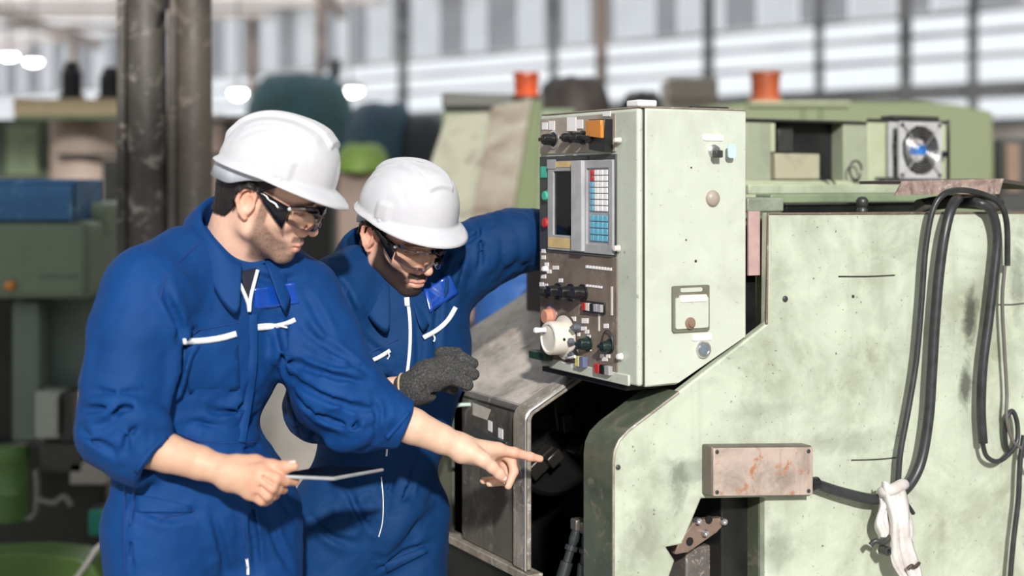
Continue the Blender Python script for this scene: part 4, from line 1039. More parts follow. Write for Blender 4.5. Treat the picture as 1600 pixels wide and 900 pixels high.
def npmesh(name, V, Q, mat, parent, cols=None, off=(0, 0, 0)):
    me = bpy.data.meshes.new(name)
    V = (np.asarray(V) - np.asarray(off)).astype(np.float32)
    me.vertices.add(len(V)); me.vertices.foreach_set('co', V.ravel())
    me.loops.add(Q.size); me.loops.foreach_set('vertex_index', Q.astype(np.int32).ravel())
    me.polygons.add(len(Q)); me.polygons.foreach_set('loop_start', np.arange(0, Q.size, 4, dtype=np.int32)); me.polygons.foreach_set('loop_total', np.full(len(Q), 4, np.int32))
    me.update(); me.validate()
    if cols is not None:
        at_ = me.color_attributes.new('Col', 'FLOAT_COLOR', 'POINT')
        at_.data.foreach_set('color', np.concatenate([cols, np.ones((len(cols), 1))], 1).astype(np.float32).ravel())
    return link(name, me, mat, parent, 180)
def smooth_mesh(V, Q, it=2, lam=.5):
    V = V.copy()
    e = np.concatenate([Q[:, [0, 1]], Q[:, [1, 2]], Q[:, [2, 3]], Q[:, [3, 0]]]); e = np.concatenate([e, e[:, ::-1]])
    deg = np.bincount(e[:, 0], minlength=len(V))[:, None]
    for _ in range(it):
        A = np.stack([np.bincount(e[:, 0], V[e[:, 1], k], len(V)) for k in range(3)], 1) / np.maximum(deg, 1)
        V += lam * (A - V)
    return V
def vnoise(P, sc, seed=0):
    """cheap smooth noise from warped sines, -1..1"""
    r = np.random.default_rng(seed); out = 0; x, y, z = [P[..., i] * sc for i in range(3)] if isinstance(P, np.ndarray) else [q * sc for q in P]
    for i in range(5):
        a, b, c_, d = r.uniform(-1.3, 1.3, 3).tolist() + [r.uniform(0, 6.28)]
        e, f, g, h_ = r.uniform(-1.3, 1.3, 3).tolist() + [r.uniform(0, 6.28)]
        out = out + np.sin(a * x + b * y + c_ * z + d + 1.3 * np.sin(e * x + f * y + g * z + h_))
    return out / 5
def sstep(a, b, x):
    t = np.clip((x - a) / (b - a), 0, 1); return t * t * (3 - 2 * t)
def headframe(yaw, pitch, roll):
    y, p, r = [math.radians(v) for v in (yaw, pitch, roll)]
    f = np.array([math.cos(y) * math.cos(p), -math.sin(y) * math.cos(p), -math.sin(p)]); l0 = np.array([math.sin(y), math.cos(y), 0.0])
    u0 = np.cross(f, l0); l = math.cos(r) * l0 + math.sin(r) * u0
    return np.stack([f, l, np.cross(f, l)], 1)

# ------------------------------------------------------------------ materials for people
def skin_mat():
    m, nt, p = new_mat('skin')
    a = N(nt, 'ShaderNodeVertexColor', layer_name='Col')
    n_ = noise(nt, 60, 5, .6); c = mixc(nt, 1.0, a.outputs[0], ramp(nt, n_, [(.3, (.90, .86, .84)), (.7, (1, 1, 1))]), 'MULTIPLY')
    nt.links.new(c, p.inputs['Base Color']); p.inputs['Roughness'].default_value = .55
    p.inputs['Subsurface Weight'].default_value = .12; p.inputs['Subsurface Radius'].default_value = (.012, .005, .003); p.inputs['Subsurface Scale'].default_value = .6
    nt.links.new(bump(nt, noise(nt, 420, 3), .18, .001), p.inputs['Normal'])
    return m
SKIN = skin_mat()
def fabric(name, col, dark):
    m, nt, p = new_mat(name)
    n_ = noise(nt, 5, 5, .6); c = ramp(nt, n_, [(.3, dark), (.7, col)]); nt.links.new(c, p.inputs['Base Color'])
    p.inputs['Roughness'].default_value = .72; p.inputs['Specular IOR Level'].default_value = .22
    p.inputs['Sheen Weight'].default_value = .03; p.inputs['Sheen Tint'].default_value = (.3, .5, 1, 1)
    fine = noise(nt, 900, 2); med = noise(nt, 26, 4, .6, .8)
    b1 = N(nt, 'ShaderNodeBump'); b1.inputs['Strength'].default_value = .5; b1.inputs['Distance'].default_value = .004; nt.links.new(med, b1.inputs['Height'])
    b2 = N(nt, 'ShaderNodeBump'); b2.inputs['Strength'].default_value = .15; b2.inputs['Distance'].default_value = .0005; nt.links.new(fine, b2.inputs['Height']); nt.links.new(b1.outputs[0], b2.inputs['Normal'])
    nt.links.new(b2.outputs[0], p.inputs['Normal'])
    return m
CLOTH = fabric('royal_blue_twill', (.0014, .047, .195), (.0012, .035, .142))
CLOTH2 = fabric('petrol_blue_twill', (.0012, .040, .145), (.0012, .028, .105))
THREAD = flat('navy_seam', (.004, .03, .16), .8)
ZIPW = flat('white_zip_tape', (.80, .82, .86), .5, var=.1, scale=300)
HAIR = flat('dark_hair', (.012, .009, .008), .55, var=.6, scale=250)
HELM = flat('white_helmet_shell', (.57, .575, .605), .2, var=.02)
BAND = flat('pale_grey_band', (.50, .54, .60), .45)
FRAMEB = flat('black_glasses_frame', (.008, .009, .011), .18)
VINYL = flat('clear_vinyl_over_blue', (.006, .055, .33), .1, 0, .8)
NAIL = flat('finger_nail', (.78, .55, .50), .25)
def lens_mat():
    m = bpy.data.materials.new('clear_safety_lens'); m.use_nodes = True; nt = m.node_tree; nt.nodes.clear()
    out = N(nt, 'ShaderNodeOutputMaterial'); t = N(nt, 'ShaderNodeBsdfTransparent'); g = N(nt, 'ShaderNodeBsdfGlossy'); mx = N(nt, 'ShaderNodeMixShader'); fr = N(nt, 'ShaderNodeFresnel')
    t.inputs[0].default_value = (.93, .93, .92, 1); g.inputs['Roughness'].default_value = .03; fr.inputs[0].default_value = 1.3
    n_ = noise(nt, 30, 3); ad = N(nt, 'ShaderNodeMath', operation='MULTIPLY_ADD'); ad.inputs[1].default_value = .04; nt.links.new(n_, ad.inputs[0]); nt.links.new(fr.outputs[0], ad.inputs[2])
    nt.links.new(ad.outputs[0], mx.inputs[0]); nt.links.new(t.outputs[0], mx.inputs[1]); nt.links.new(g.outputs[0], mx.inputs[2]); nt.links.new(mx.outputs[0], out.inputs[0])
    return m
LENS = lens_mat()
def glove_mat():
    m, nt, p = new_mat('grey_knit_glove')
    n_ = noise(nt, 240, 4, .7); nt.links.new(ramp(nt, n_, [(.35, (.018, .018, .018)), (.55, (.05, .05, .05)), (.75, (.15, .145, .14))]), p.inputs['Base Color'])
    p.inputs['Roughness'].default_value = .9; nt.links.new(bump(nt, noise(nt, 380, 3), .6, .002), p.inputs['Normal'])
    return m
GLOVE = glove_mat()

# ------------------------------------------------------------------ head, hat, glasses
def build_head(C, R, neck_w, beard, tone, cheek=0.0):
    """returns world-space vertices, faces, colours; and the hair mesh"""
    nk = R.T @ (np.array(neck_w) - C)
    f = Field((-.135, -.115, min(-.15, nk[2] - .05)), (.14, .115, .15), .0022)
    f.ell((-.006, 0, .045), (.097, .076, .088), k=0)
    f.ell((.03, 0, -.012), (.064, .062, .088), k=.03)
    f.ell((.045, 0, .05), (.05, .062, .05), k=.02)
    for s in (-1, 1):
        f.ell((.056, s * .044, -.014), (.026, .022, .021), k=.02)
        f.rc((.006, s * .055, -.052), (.068, s * .016, -.092), .014, .014, .022)
        f.rc((.0, s * .058, -.012), (.006, s * .055, -.055), .012, .013, .02)
        f.ell((.084, s * .026, .030), (.012, .024, .0085), k=.012)
    f.ell((.072, 0, -.090), (.020, .022, .017), k=.016)
    f.ell((.072, 0, -.055), (.024, .030, .028), k=.018)
    for s in (-1, 1): f.ell((.100, s * .034, .011), (.020, .021, .0135), k=.010, op='-')
    f.rc((.088, 0, .022), (.112, 0, -.024), .0065, .0090, .010)
    f.ell((.112, 0, -.027), (.0105, .0105, .0095), k=.006)
    for s in (-1, 1):
        f.ell((.097, s * .0135, -.033), (.0105, .0075, .0085), k=.006)
        f.ell((.104, s * .0065, -.0375), (.005, .0038, .004), k=.003, op='-')
        f.ell((.0735, s * .032, .012), (.0145, .0155, .0125), k=.004)
        f.rc((.084, s * .018, .0035), (.079, s * .046, .005), .003, .003, .006, '-')
    f.chain([(.083, -.023, -.062), (.0945, -.010, -.0585), (.0955, 0, -.0600), (.0945, .010, -.0585), (.083, .023, -.062)], [.003, .0052, .0050, .0052, .003], .005)
    f.chain([(.083, -.021, -.0665), (.0915, -.009, -.0705), (.0925, 0, -.0710), (.0915, .009, -.0705), (.083, .021, -.0665)], [.003, .0058, .0062, .0058, .003], .005)
    f.chain([(.084, -.024, -.0645), (.100, -.008, -.0650), (.1005, 0, -.0655), (.100, .008, -.0650), (.084, .024, -.0645)], [.0012, .0014, .0014, .0014, .0012], .0025, '-')
    for s in (-1, 1):
        a = .32
        Re = np.array([[math.cos(a), s * math.sin(a), 0], [-s * math.sin(a), math.cos(a), 0], [0, 0, 1.]]).T
        f.ell((-.010, s * .079, .001), (.019, .0075, .031), Re, .006)
        f.ell((-.005, s * .091, .002), (.0115, .0115, .018), Re, .004, '-')
        loop = [(.004, s * .077, .010), (.004, s * .083, .026), (-.010, s * .089, .033), (-.025, s * .090, .020), (-.026, s * .088, .0), (-.016, s * .083, -.020), (-.004, s * .079, -.029)]
        f.chain(loop, [.0035, .0042, .0046, .0046, .0044, .0046, .006], .003)
        f.ell((.004, s * .079, -.004), (.005, .004, .007), None, .004)
    f.rc((-.028, 0, -.02), nk, .060, .064, .028)
    f.rc((.02, 0, -.06), nk + np.array([.03, 0, .03]), .032, .045, .03)
    V, Q = f.mesh(); V = smooth_mesh(V, Q, 1, .35)
    x, y, z = V.T; ay = np.abs(y)
    col = np.tile(np.array(tone), (len(V), 1))
    def paint(mask, c):
        nonlocal col
        col = col * (1 - mask[:, None]) + np.array(c) * mask[:, None]
    red = np.array(tone) * np.array([1.0, .80, .76])
    paint(.7 * sstep(.066, .08, ay) * (np.abs(z) < .04), red); paint(.6 * sstep(.095, .115, x) * (z > -.05) * (z < 0), red); paint(.35 * sstep(.035, .0, np.hypot(ay - .045, z + .015)) * (x > .03), red)
    lip = sstep(.0035, .0005, np.abs(z + .0645) - .0075) * sstep(.025, .020, ay) * sstep(.080, .086, x)
    nz = .5 + .5 * vnoise(V, 900, 3); nz2 = .5 + .5 * vnoise(V, 90, 5)
    line = np.interp(x, [-.02, .02, .06, .085], [.02 + cheek, -.016 + cheek, -.047 + cheek * .8, -.052 + cheek * .3])
    bm_ = sstep(line + .004, line - .012, z) * sstep(.004, .022, x) * sstep(-.128, -.112, z)
    side = sstep(.012, .018, x) * sstep(.036, .030, x) * (ay > .05) * (z > -.03) * (z < .05)
    mous = (x > .078) * sstep(.032, .026, ay) * sstep(-.058, -.054, z) * sstep(-.039, -.044, z)
    under = sstep(-.072, -.078, z) * (x > .05)
    full = np.clip(np.maximum(np.maximum(bm_ * (1 - .45 * sstep(.075, .088, x) * sstep(-.085, -.078, z)), mous), side), 0, 1) * (1 - lip)
    paint(np.clip(full * beard * (.78 + .45 * nz) * (.85 + .3 * nz2), 0, .97), (.020, .014, .011))
    paint(.75 * lip, (np.array(tone) * np.array([.85, .60, .60])))
    brow = sstep(.0075, .003, np.abs(z - (.030 + .06 * (ay - .03) * (ay < .03) - .25 * np.maximum(ay - .04, 0)))) * sstep(.010, .016, ay) * sstep(.056, .050, ay) * (x > .05)
    paint(.9 * brow * (.7 + .3 * nz), (.018, .012, .010))
    lash = sstep(.0022, .0010, np.abs(z - (.0055 + 3.2 * (ay - .032) ** 2))) * sstep(.0155, .0125, np.abs(ay - .032)) * (x > .07)
    paint(.92 * lash, (.02, .014, .012))
    # hair: a shell over the skull below the hat
    g = Field(f.lo, f.lo + f.h * (f.n - 1), f.h); X, Y, Z = g.ax[0][:, None, None], g.ax[1][None, :, None], g.ax[2][None, None, :]
    reg = np.maximum(np.maximum(X - np.interp(Z, [-.06, -.02, .03, .06], [-.055, -.032, .012, .05]), -.062 - Z + .25 * (X + .1)), Z - .085)
    sb_ = np.maximum(np.maximum(np.abs(X - .020) - .011, np.abs(Z - .022) - .034), .05 - np.abs(Y))
    ear = np.sqrt((X + .01) ** 2 + ((np.abs(Y) - .085) * 1.2) ** 2 + (Z * .62) ** 2) - .024
    hd_ = f.D - (.0050 + .0018 * vnoise((X * 1.0, Y * 1.0, Z * .35), 420, 9).astype(np.float32))
    g.D = np.maximum(np.maximum(hd_, reg), -ear).astype(np.float32)
    HV, HQ = g.mesh()
    return V @ R.T + C, Q, col, HV @ R.T + C, HQ

def build_hat(parent, C, R, off, tilt=0.0, roll=0.0):
    """hard hat in the head frame; off = rim centre in head coordinates"""
    na, nt = 128, 40
    off = np.array(off); ct_, st_ = math.cos(tilt), math.sin(tilt); T = np.array([[ct_, 0, st_], [0, 1, 0], [-st_, 0, ct_]]) @ np.array([[1, 0, 0], [0, math.cos(roll), -math.sin(roll)], [0, math.sin(roll), math.cos(roll)]])
    def wpt(P): return (np.asarray(P) @ T.T + off) @ R.T + C - np.array(parent.location)
    V = []
    th = np.linspace(0, math.pi / 2 * .995, nt)
    rows = []
    for ti, t in enumerate(th):
        a = np.linspace(0, 2 * math.pi, na, endpoint=False)
        Lx = np.where(np.cos(a) > 0, .121, .116); rad = math.cos(t) ** .74; zz = .108 * math.sin(t) ** .92
        x = Lx * rad * np.cos(a) + .014 * math.sin(t) ** 1.5; y = .104 * rad * np.sin(a); z = np.full(na, zz)
        # raised ribs: a broad centre rib with a step at the front, two lower shoulders
        up = sstep(.18, .42, t)
        rib = sstep(.034, .029, np.abs(y)) * sstep(.100, .094, x) * up * .008
        rib += sstep(.062, .056, np.abs(y)) * sstep(.085, .070, x) * sstep(-.10, -.085, x) * sstep(.5, .75, t) * .0022
        groove = -.0016 * (np.exp(-((np.abs(y) - .075) / .004) ** 2)) * sstep(.3, .5, t) * sstep(1.2, .9, t)
        nrm = np.stack([(x - .014 * math.sin(t) ** 1.5) / Lx ** 2, y / .104 ** 2, z / .128 ** 2 + 1e-4], 1); nrm /= np.linalg.norm(nrm, axis=1)[:, None]
        slot = .006 * sstep(.016, .012, np.abs(np.abs(np.mod(a + math.pi, 2 * math.pi) - math.pi) - 1.25) * .105) * sstep(.34, .28, t)
        rows.append(np.stack([x, y, z], 1) + nrm * (rib + groove + slot)[:, None])
    # brim: swept outwards below the dome
    a = np.linspace(0, 2 * math.pi, na, endpoint=False); fr = np.clip(np.cos(a), 0, 1) ** 1.3
    brim = []
    for u, dz in ((.25, -.003), (.6, -.0055), (.9, -.0085), (1.0, -.011)):
        e = (.009 + .028 * fr) * u; Lx = np.where(np.cos(a) > 0, .121, .116)
        x = (Lx + e) * np.cos(a); y = (.104 + e) * np.sin(a)
        z = dz * (1 + 1.1 * fr * u) - .006 * fr * u + .010 * np.sin(a) ** 2 * 0
        brim.append(np.stack([x, y, z], 1))
    rows = brim[::-1] + rows
    G = np.concatenate(rows + [np.array([[.014, 0, .1135]])])
    Fc = []
    nr = len(rows)
    for i in range(nr - 1):
        for j in range(na): Fc.append((i * na + j, i * na + (j + 1) % na, (i + 1) * na + (j + 1) % na, (i + 1) * na + j))
    for j in range(na): Fc.append(((nr - 1) * na + j, (nr - 1) * na + (j + 1) % na, nr * na))
    me = bpy.data.meshes.new('hard_hat'); me.from_pydata(wpt(G).tolist(), [], Fc); me.update()
    hat = link('hard_hat', me, HELM, parent, 180); hat['label'] = 'white hard hat'
    so = hat.modifiers.new('thick', 'SOLIDIFY'); so.thickness = .0028; so.offset = -1
    # nape band of the suspension
    A = np.radians(np.linspace(68, 292, 60)); P0, P1 = [], []
    for q in A:
        b_ = max(0.0, -math.cos(q)); dg = min(math.degrees(q), 360 - math.degrees(q)); w = .006 + .016 * float(sstep(70, 95, dg)) + .022 * float(sstep(92, 125, dg))
        rx, ry = .113, .094
        P0.append((rx * math.cos(q), ry * math.sin(q), .006)); P1.append((rx * 1.01 * math.cos(q) - .004 * b_, ry * 1.0 * math.sin(q), .002 - w))
    pts = np.array(P0 + P1); n_ = len(A)
    me = bpy.data.meshes.new('nape_band'); me.from_pydata(wpt(pts).tolist(), [], [(i, i + 1, n_ + i + 1, n_ + i) for i in range(n_ - 1)]); me.update()
    o = link('nape_band', me, BAND, hat, 180); so = o.modifiers.new('thick', 'SOLIDIFY'); so.thickness = .003
    for s in (-1, 1):
        b_ = BM(); a_lathe(b_, wpt((.038, s * .099, -.004)), R @ np.array([0, s, 0]), [(-.003, .006), (.006, .006), (.008, .003)], 14); done('band_clip', b_, HELM, hat, 40)
    return hat

def build_glasses(parent, C, R, dark_side):
    def wpt(P): return np.asarray(P) @ R.T + C - np.array(parent.location)
    n = 41; Y = np.linspace(-.067, .067, n); top, bot = [], []
    for y in Y:
        q = abs(y) / .067; x = .118 - .050 * q ** 2.4
        zt = .031 - .010 * q ** 3; zb = -.020 + .030 * math.exp(-(y / .011) ** 2) * .62 + .012 * q ** 4
        top.append((x, y, zt)); bot.append((x + .003, y, zb))
    mid = [((t[0] + b[0]) / 2 + .002, t[1], (t[2] + b[2]) / 2) for t, b in zip(top, bot)]
    pts = wpt(np.array(top + mid + bot)); fc = []
    for r in range(2):
        for i in range(n - 1): fc.append((r * n + i, r * n + i + 1, (r + 1) * n + i + 1, (r + 1) * n + i))
    g = bpy.data.objects.new('safety_glasses', None); COL.objects.link(g); g.parent = parent; g['label'] = 'clear wraparound safety glasses'
    me = bpy.data.meshes.new('lens'); me.from_pydata(pts.tolist(), [], fc); me.update(); o = link('lens', me, LENS, g, 180)
    so = o.modifiers.new('thick', 'SOLIDIFY'); so.thickness = .0018
    for e, nm in ((top, 'brow_bar'), (bot, 'lens_edge')):
        b_ = BM(); a_tube(b_, [Vector(p) for p in wpt(np.array(e))], .0016 if nm == 'brow_bar' else .0009, 6, 1, False); done(nm, b_, FRAMEB if (nm == 'brow_bar' and dark_side) else LENS if nm == 'brow_bar' else flat('lens_rim', (.55, .55, .56), .15), g, 60)
    for s in (-1, 1):
        hh = (.046 if dark_side else .034) if s < 0 else .012
        prof_ = [(.071, .0705, .021, .021 - hh), (.050, .076, .025, min(.018, .030 - hh * .85)), (.030, .0795, .029, min(.022, .036 - hh * .62)), (.010, .082, .032, .024), (-.012, .084, .031, .025), (-.026, .083, .027, .020)]
        P = []
        for (x, y, z1, z0) in prof_: P += [(x, s * y, z1), (x, s * (y + .002), z0)]
        fc = [(2 * i, 2 * i + 1, 2 * i + 3, 2 * i + 2) for i in range(len(prof_) - 1)]
        me = bpy.data.meshes.new('temple'); me.from_pydata(wpt(np.array(P)).tolist(), [], fc); me.update(); o = link('temple', me, FRAMEB if s < 0 else flat('smoky_temple', (.10, .10, .11), .2), g, 180)
        so = o.modifiers.new('thick', 'SOLIDIFY'); so.thickness = .003; so.offset = 0
        b_ = BM(); a_lathe(b_, wpt((.071, s * .071, .018)), R @ np.array([.3, s, 0]), [(-.003, .0035), (.002, .0035), (.003, .002)], 12); done('hinge', b_, flat('clear_hinge', (.6, .6, .62), .1), g, 40)
    return g

# ------------------------------------------------------------------ things laid on cloth: zips, pockets, seams
def on_cloth(f, path, k=6):
    out = []
    for p in catmull([Vector((a, b, 0)) for a, b in path], k):
        q = f.hit(p.x, p.y)
        if q is not None: out.append(q)
    if len(out) > 4:
        A = np.array(out)
        for _ in range(3): A[1:-1] = .25 * A[:-2] + .5 * A[1:-1] + .25 * A[2:]
        out = list(A)
    return out
def tape(name, f, path, w, mat, parent, root, lift=.004, th=.003):
    """flat strip along a path on the garment; w in pixels"""
    P = catmull([Vector((a, b, 0)) for a, b in path], 6); V = []
    for i, p in enumerate(P):
        t = (P[min(i + 1, len(P) - 1)] - P[max(i - 1, 0)]).normalized(); n_ = Vector((-t.y, t.x, 0))
        q = f.hit(p.x, p.y)
        if q is None: continue
        c = Vector(q); sc = c.y / F
        wv = Vector((n_.x, 0, -n_.y)) * (w / 2 * sc)
        V.append((c - wv, c + wv))
    A = np.array([[list(a), list(b)] for a, b in V])
    for _ in range(3): A[1:-1] = .25 * A[:-2] + .5 * A[1:-1] + .25 * A[2:]
    A[:, :, 1] -= lift
    A = A.reshape(-1, 3) - np.array(root.location)
    me = bpy.data.meshes.new(name); me.from_pydata(A.tolist(), [], [(2 * i, 2 * i + 1, 2 * i + 3, 2 * i + 2) for i in range(len(A) // 2 - 1)]); me.update()
    o = link(name, me, mat, parent, 180); so = o.modifiers.new('thick', 'SOLIDIFY'); so.thickness = th; so.offset = 0
    return o
def patch(name, f, quad_, mat, parent, root, lift=.004, th=.003, n=9):
    """cloth patch whose corners are given on the garment as seen"""
    (a, b, c, d) = [np.array(q, float) for q in quad_]; G = []
    for i in range(n):
        for j in range(n):
            u, v = i / (n - 1), j / (n - 1); p = (a * (1 - u) + b * u) * (1 - v) + (d * (1 - u) + c * u) * v
            q = f.hit(*p)
            G.append(q if q is not None else (G[-1] if G else W(p[0], p[1], 2.9)))
    A = np.array(G).reshape(n, n, 3)
    u_, v_ = np.meshgrid(np.linspace(0, 1, n), np.linspace(0, 1, n), indexing='ij'); B_ = np.stack([np.ones(n * n), u_.ravel(), v_.ravel(), (u_ * v_).ravel(), (u_ ** 2).ravel(), (v_ ** 2).ravel()], 1)
    dep = A[:, :, 1].ravel(); ok = np.abs(dep - np.median(dep)) < .05
    fit_ = B_ @ np.linalg.lstsq(B_[ok], dep[ok], rcond=None)[0]
    for i in range(n):
        for j in range(n):
            u, v = i / (n - 1), j / (n - 1); p = (a * (1 - u) + b * u) * (1 - v) + (d * (1 - u) + c * u) * v; A[i, j] = W(p[0], p[1], fit_[i * n + j])
    for _ in range(2): A[1:-1, 1:-1] = .5 * A[1:-1, 1:-1] + .125 * (A[:-2, 1:-1] + A[2:, 1:-1] + A[1:-1, :-2] + A[1:-1, 2:])
    A[:, :, 1] -= lift
    me = bpy.data.meshes.new(name); me.from_pydata((A.reshape(-1, 3) - np.array(root.location)).tolist(), [], [(i * n + j, i * n + j + 1, (i + 1) * n + j + 1, (i + 1) * n + j) for i in range(n - 1) for j in range(n - 1)]); me.update()
    o = link(name, me, mat, parent, 180); so = o.modifiers.new('thick', 'SOLIDIFY'); so.thickness = th; so.offset = 0
    return o
def seam(name, f, path, r, mat, parent, root, lift=.002):
    P = on_cloth(f, path)
    if len(P) < 3: return
    b_ = BM(); a_tube(b_, [Vector(p - np.array(root.location)) + Vector((0, -lift, 0)) for p in P], r, 6, 2); return done(name, b_, mat, parent, 60)
def crumple(f, c, rad, amp, seed, sc=60, stretch=(1, 1, 1)):
    """bunched cloth around a joint: sharp little ridges fading out with distance"""
    c = np.array(c); q = f.box(c - rad * 1.6, c + rad * 1.6)
    if q is None: return
    sl, X, Y, Z = q; g = np.exp(-(((X - c[0]) ** 2 + (Y - c[1]) ** 2 + (Z - c[2]) ** 2) / rad ** 2) * 1.3)
    n_ = vnoise((X * stretch[0], Y * stretch[1], Z * stretch[2]), sc, seed)
    r_ = 1 - 2.2 * np.sqrt(np.abs(n_) + .004)
    f.D[sl] -= (amp * g * r_ * (np.abs(f.D[sl]) < .04)).astype(np.float32)
def fold(f, path, depth=.007, width=.011):
    """crease in the cloth along a path as seen, with a raised lip on either side"""
    P = on_cloth(f, path, 4)
    keep = [P[0]] if P else []
    for p in P[1:]:
        if np.linalg.norm(p - keep[-1]) < .06: keep.append(p)
    P = np.array(keep); n = len(P)
    if n < 3: return
    m = width * 4; q = f.box(P.min(0) - m, P.max(0) + m)
    sl, X, Y, Z = q; best = np.full(f.D[sl].shape, 9.0, np.float32); par = np.zeros_like(best)
    for i in range(n - 1):
        a = P[i]; ba = P[i + 1] - a; L2 = max((ba ** 2).sum(), 1e-9)
        x, y, z = X - a[0], Y - a[1], Z - a[2]; t = np.clip((x * ba[0] + y * ba[1] + z * ba[2]) / L2, 0, 1)
        d = np.sqrt((x - t * ba[0]) ** 2 + (y - t * ba[1]) ** 2 + (z - t * ba[2]) ** 2)
        w = d < best; best = np.where(w, d, best); par = np.where(w, (i + t) / (n - 1), par)
    tp = np.sin(np.pi * np.clip(par, .02, .98)) ** .6
    f.D[sl] += (depth * tp * (np.exp(-(best / (width * .62)) ** 2) - .62 * np.exp(-((best - 1.55 * width) / (width * .75)) ** 2))).astype(np.float32)
def puff(f, path, r=.016, lift=.004, k=.02):
    P = on_cloth(f, path, 3)
    n = len(P)
    for i in range(n - 1):
        o = np.array([0, 1.0, -.1])
        ra = [r * (math.sin(math.pi * (j + .6) / (n + .2)) ** .5) for j in (i, i + 1)]
        f.rc(P[i] + o * (ra[0] - lift), P[i + 1] + o * (ra[1] - lift), ra[0], ra[1], k)
def rotz(v):
    """frame with first axis along v"""
    v = np.array(v, float); v /= np.linalg.norm(v); u = np.cross(v, [0, 0, 1.0]); u /= max(np.linalg.norm(u), 1e-6); return np.stack([v, u, np.cross(v, u)], 1)
def limb(f, pts, rs, k=.02): f.chain(pts, rs, k)
def cuff_cut(f, a, b, hole):
    """flat sleeve end at b (direction a->b) with an open mouth"""
    a, b = np.array(a), np.array(b); d = (b - a) / np.linalg.norm(b - a)
    f.obox(b + d * .06, (.06, .075, .075), rotz(d), .002, .004, '-')
    f.rc(b - d * .035, b + d * .05, hole, hole, .006, '-')
def collar(name, parent, root, nb, up, fwd, left, r0, mat, h=.055, flare=.035, rise=.02, gap=22):
    """turned-down collar around the neck: nb neck base, frame up/fwd/left"""
    nb, up, fwd, left = [np.array(v, float) for v in (nb, up, fwd, left)]
    A = np.radians(np.linspace(gap, 360 - gap, 56)); rows = [[], [], [], []]
    for q in A:
        c, s_ = math.cos(q), math.sin(q); back = .5 - .5 * c
        rad = lambda r: (fwd * c * (r * 1.12) + left * s_ * r)
        tip = math.exp(-((math.degrees(min(q, 2 * math.pi - q)) - gap) / 26) ** 2)
        lean = fwd * (.018 * c)
        rows[0].append(nb + rad(r0 * .98) + up * (-.06))
        rows[1].append(nb + rad(r0 * 1.02) + up * (.020 + rise * back * 1.5 - .018 * tip))
        rows[2].append(nb + rad(r0 * 1.14) + up * (.016 + rise * back * 1.4 - .018 * tip))
        rows[3].append(nb + rad(r0 * 1.18 + flare * (.32 + .85 * tip)) + up * (.016 + rise * back - h * (.85 + .55 * tip)) + lean)
    n_ = len(A); V = np.concatenate([np.array(r) for r in rows]) - np.array(root.location)
    me = bpy.data.meshes.new(name); me.from_pydata(V.tolist(), [], [(r * n_ + i, r * n_ + i + 1, (r + 1) * n_ + i + 1, (r + 1) * n_ + i) for r in range(3) for i in range(n_ - 1)]); me.update()
    o = link(name, me, mat, parent, 180); so = o.modifiers.new('thick', 'SOLIDIFY'); so.thickness = .004; so.offset = 0
    sd = o.modifiers.new('sub', 'SUBSURF'); sd.levels = 1; sd.render_levels = 1
    return o
def merge(parts):
    """join (V,Q,col) pieces into one mesh"""
    V, Q, Cc, o = [], [], [], 0
    for v, q, c in parts:
        V.append(v); Q.append(q + o); Cc.append(c); o += len(v)
    return np.concatenate(V), np.concatenate(Q), np.concatenate(Cc)
def nail(C3, d, n_, w, L, parent, root):
    """finger nail: small curved plate"""
    d = np.array(d, float); d /= np.linalg.norm(d); n_ = np.array(n_, float); n_ -= d * n_.dot(d); n_ /= np.linalg.norm(n_); s_ = np.cross(d, n_)
    G = []
    for i in range(6):
        for j in range(6):
            u, v = i / 5 * 2 - 1, j / 5 * 2 - 1
            ww = w * (1 - .25 * max(0, v) ** 2 - .15 * max(0, -v) ** 2)
            G.append(C3 + d * (v * L) + s_ * (u * ww) + n_ * (-.35 * w * u * u) - np.array(root.location))
    me = bpy.data.meshes.new('nail'); me.from_pydata([list(g) for g in G], [], [(i * 6 + j, i * 6 + j + 1, (i + 1) * 6 + j + 1, (i + 1) * 6 + j) for i in range(5) for j in range(5)]); me.update()
    o = link('nail', me, NAIL, parent, 180); so = o.modifiers.new('thick', 'SOLIDIFY'); so.thickness = .0012; so.offset = 0
def boots(parent, root, ankle, fwd, mat):
    a = np.array(ankle); fw = np.array([fwd[0], fwd[1], 0.0]); fw /= np.linalg.norm(fw); sd = np.array([-fw[1], fw[0], 0])
    f = Field(a + np.array([-.3, -.3, -.12]), a + np.array([.3, .3, .14]), .006)
    b = np.array([a[0], a[1], 0.0])
    f.rc(b + np.array([0, 0, .2]), b + np.array([0, 0, .07]), .055, .05, .02)
    f.ell(b - fw * .02 + np.array([0, 0, .045]), (.05, .05, .045), None, .02); f.rc(b + fw * .05 + np.array([0, 0, .05]), b + fw * .155 + np.array([0, 0, .042]), .045, .04, .03)
    f.D = np.maximum(f.D, (0.002 - f.ax[2])[None, None, :]).astype(np.float32)
    V, Q = f.mesh(); npmesh('boot', V, Q, mat, parent, None, root.location)
BOOT = flat('black_boot_leather', (.02, .018, .017), .45)
TONE1 = (.84, .535, .40); TONE2 = (.86, .53, .39)
# ================================================================== near worker
C1 = W(414, 309, 2.78); R1 = headframe(6, 22, 9)
man1 = thing('person', 'worker in bright blue coverall and white hard hat holding tablet and pointing', 'person', (W(318, 800, 2.80)[0], 2.80, 0))
nb1 = W(362, 402, 2.84)
V, Q, Cc, HV, HQ = build_head(C1, R1, nb1, .66, TONE1)
parts = [(V, Q, Cc)]
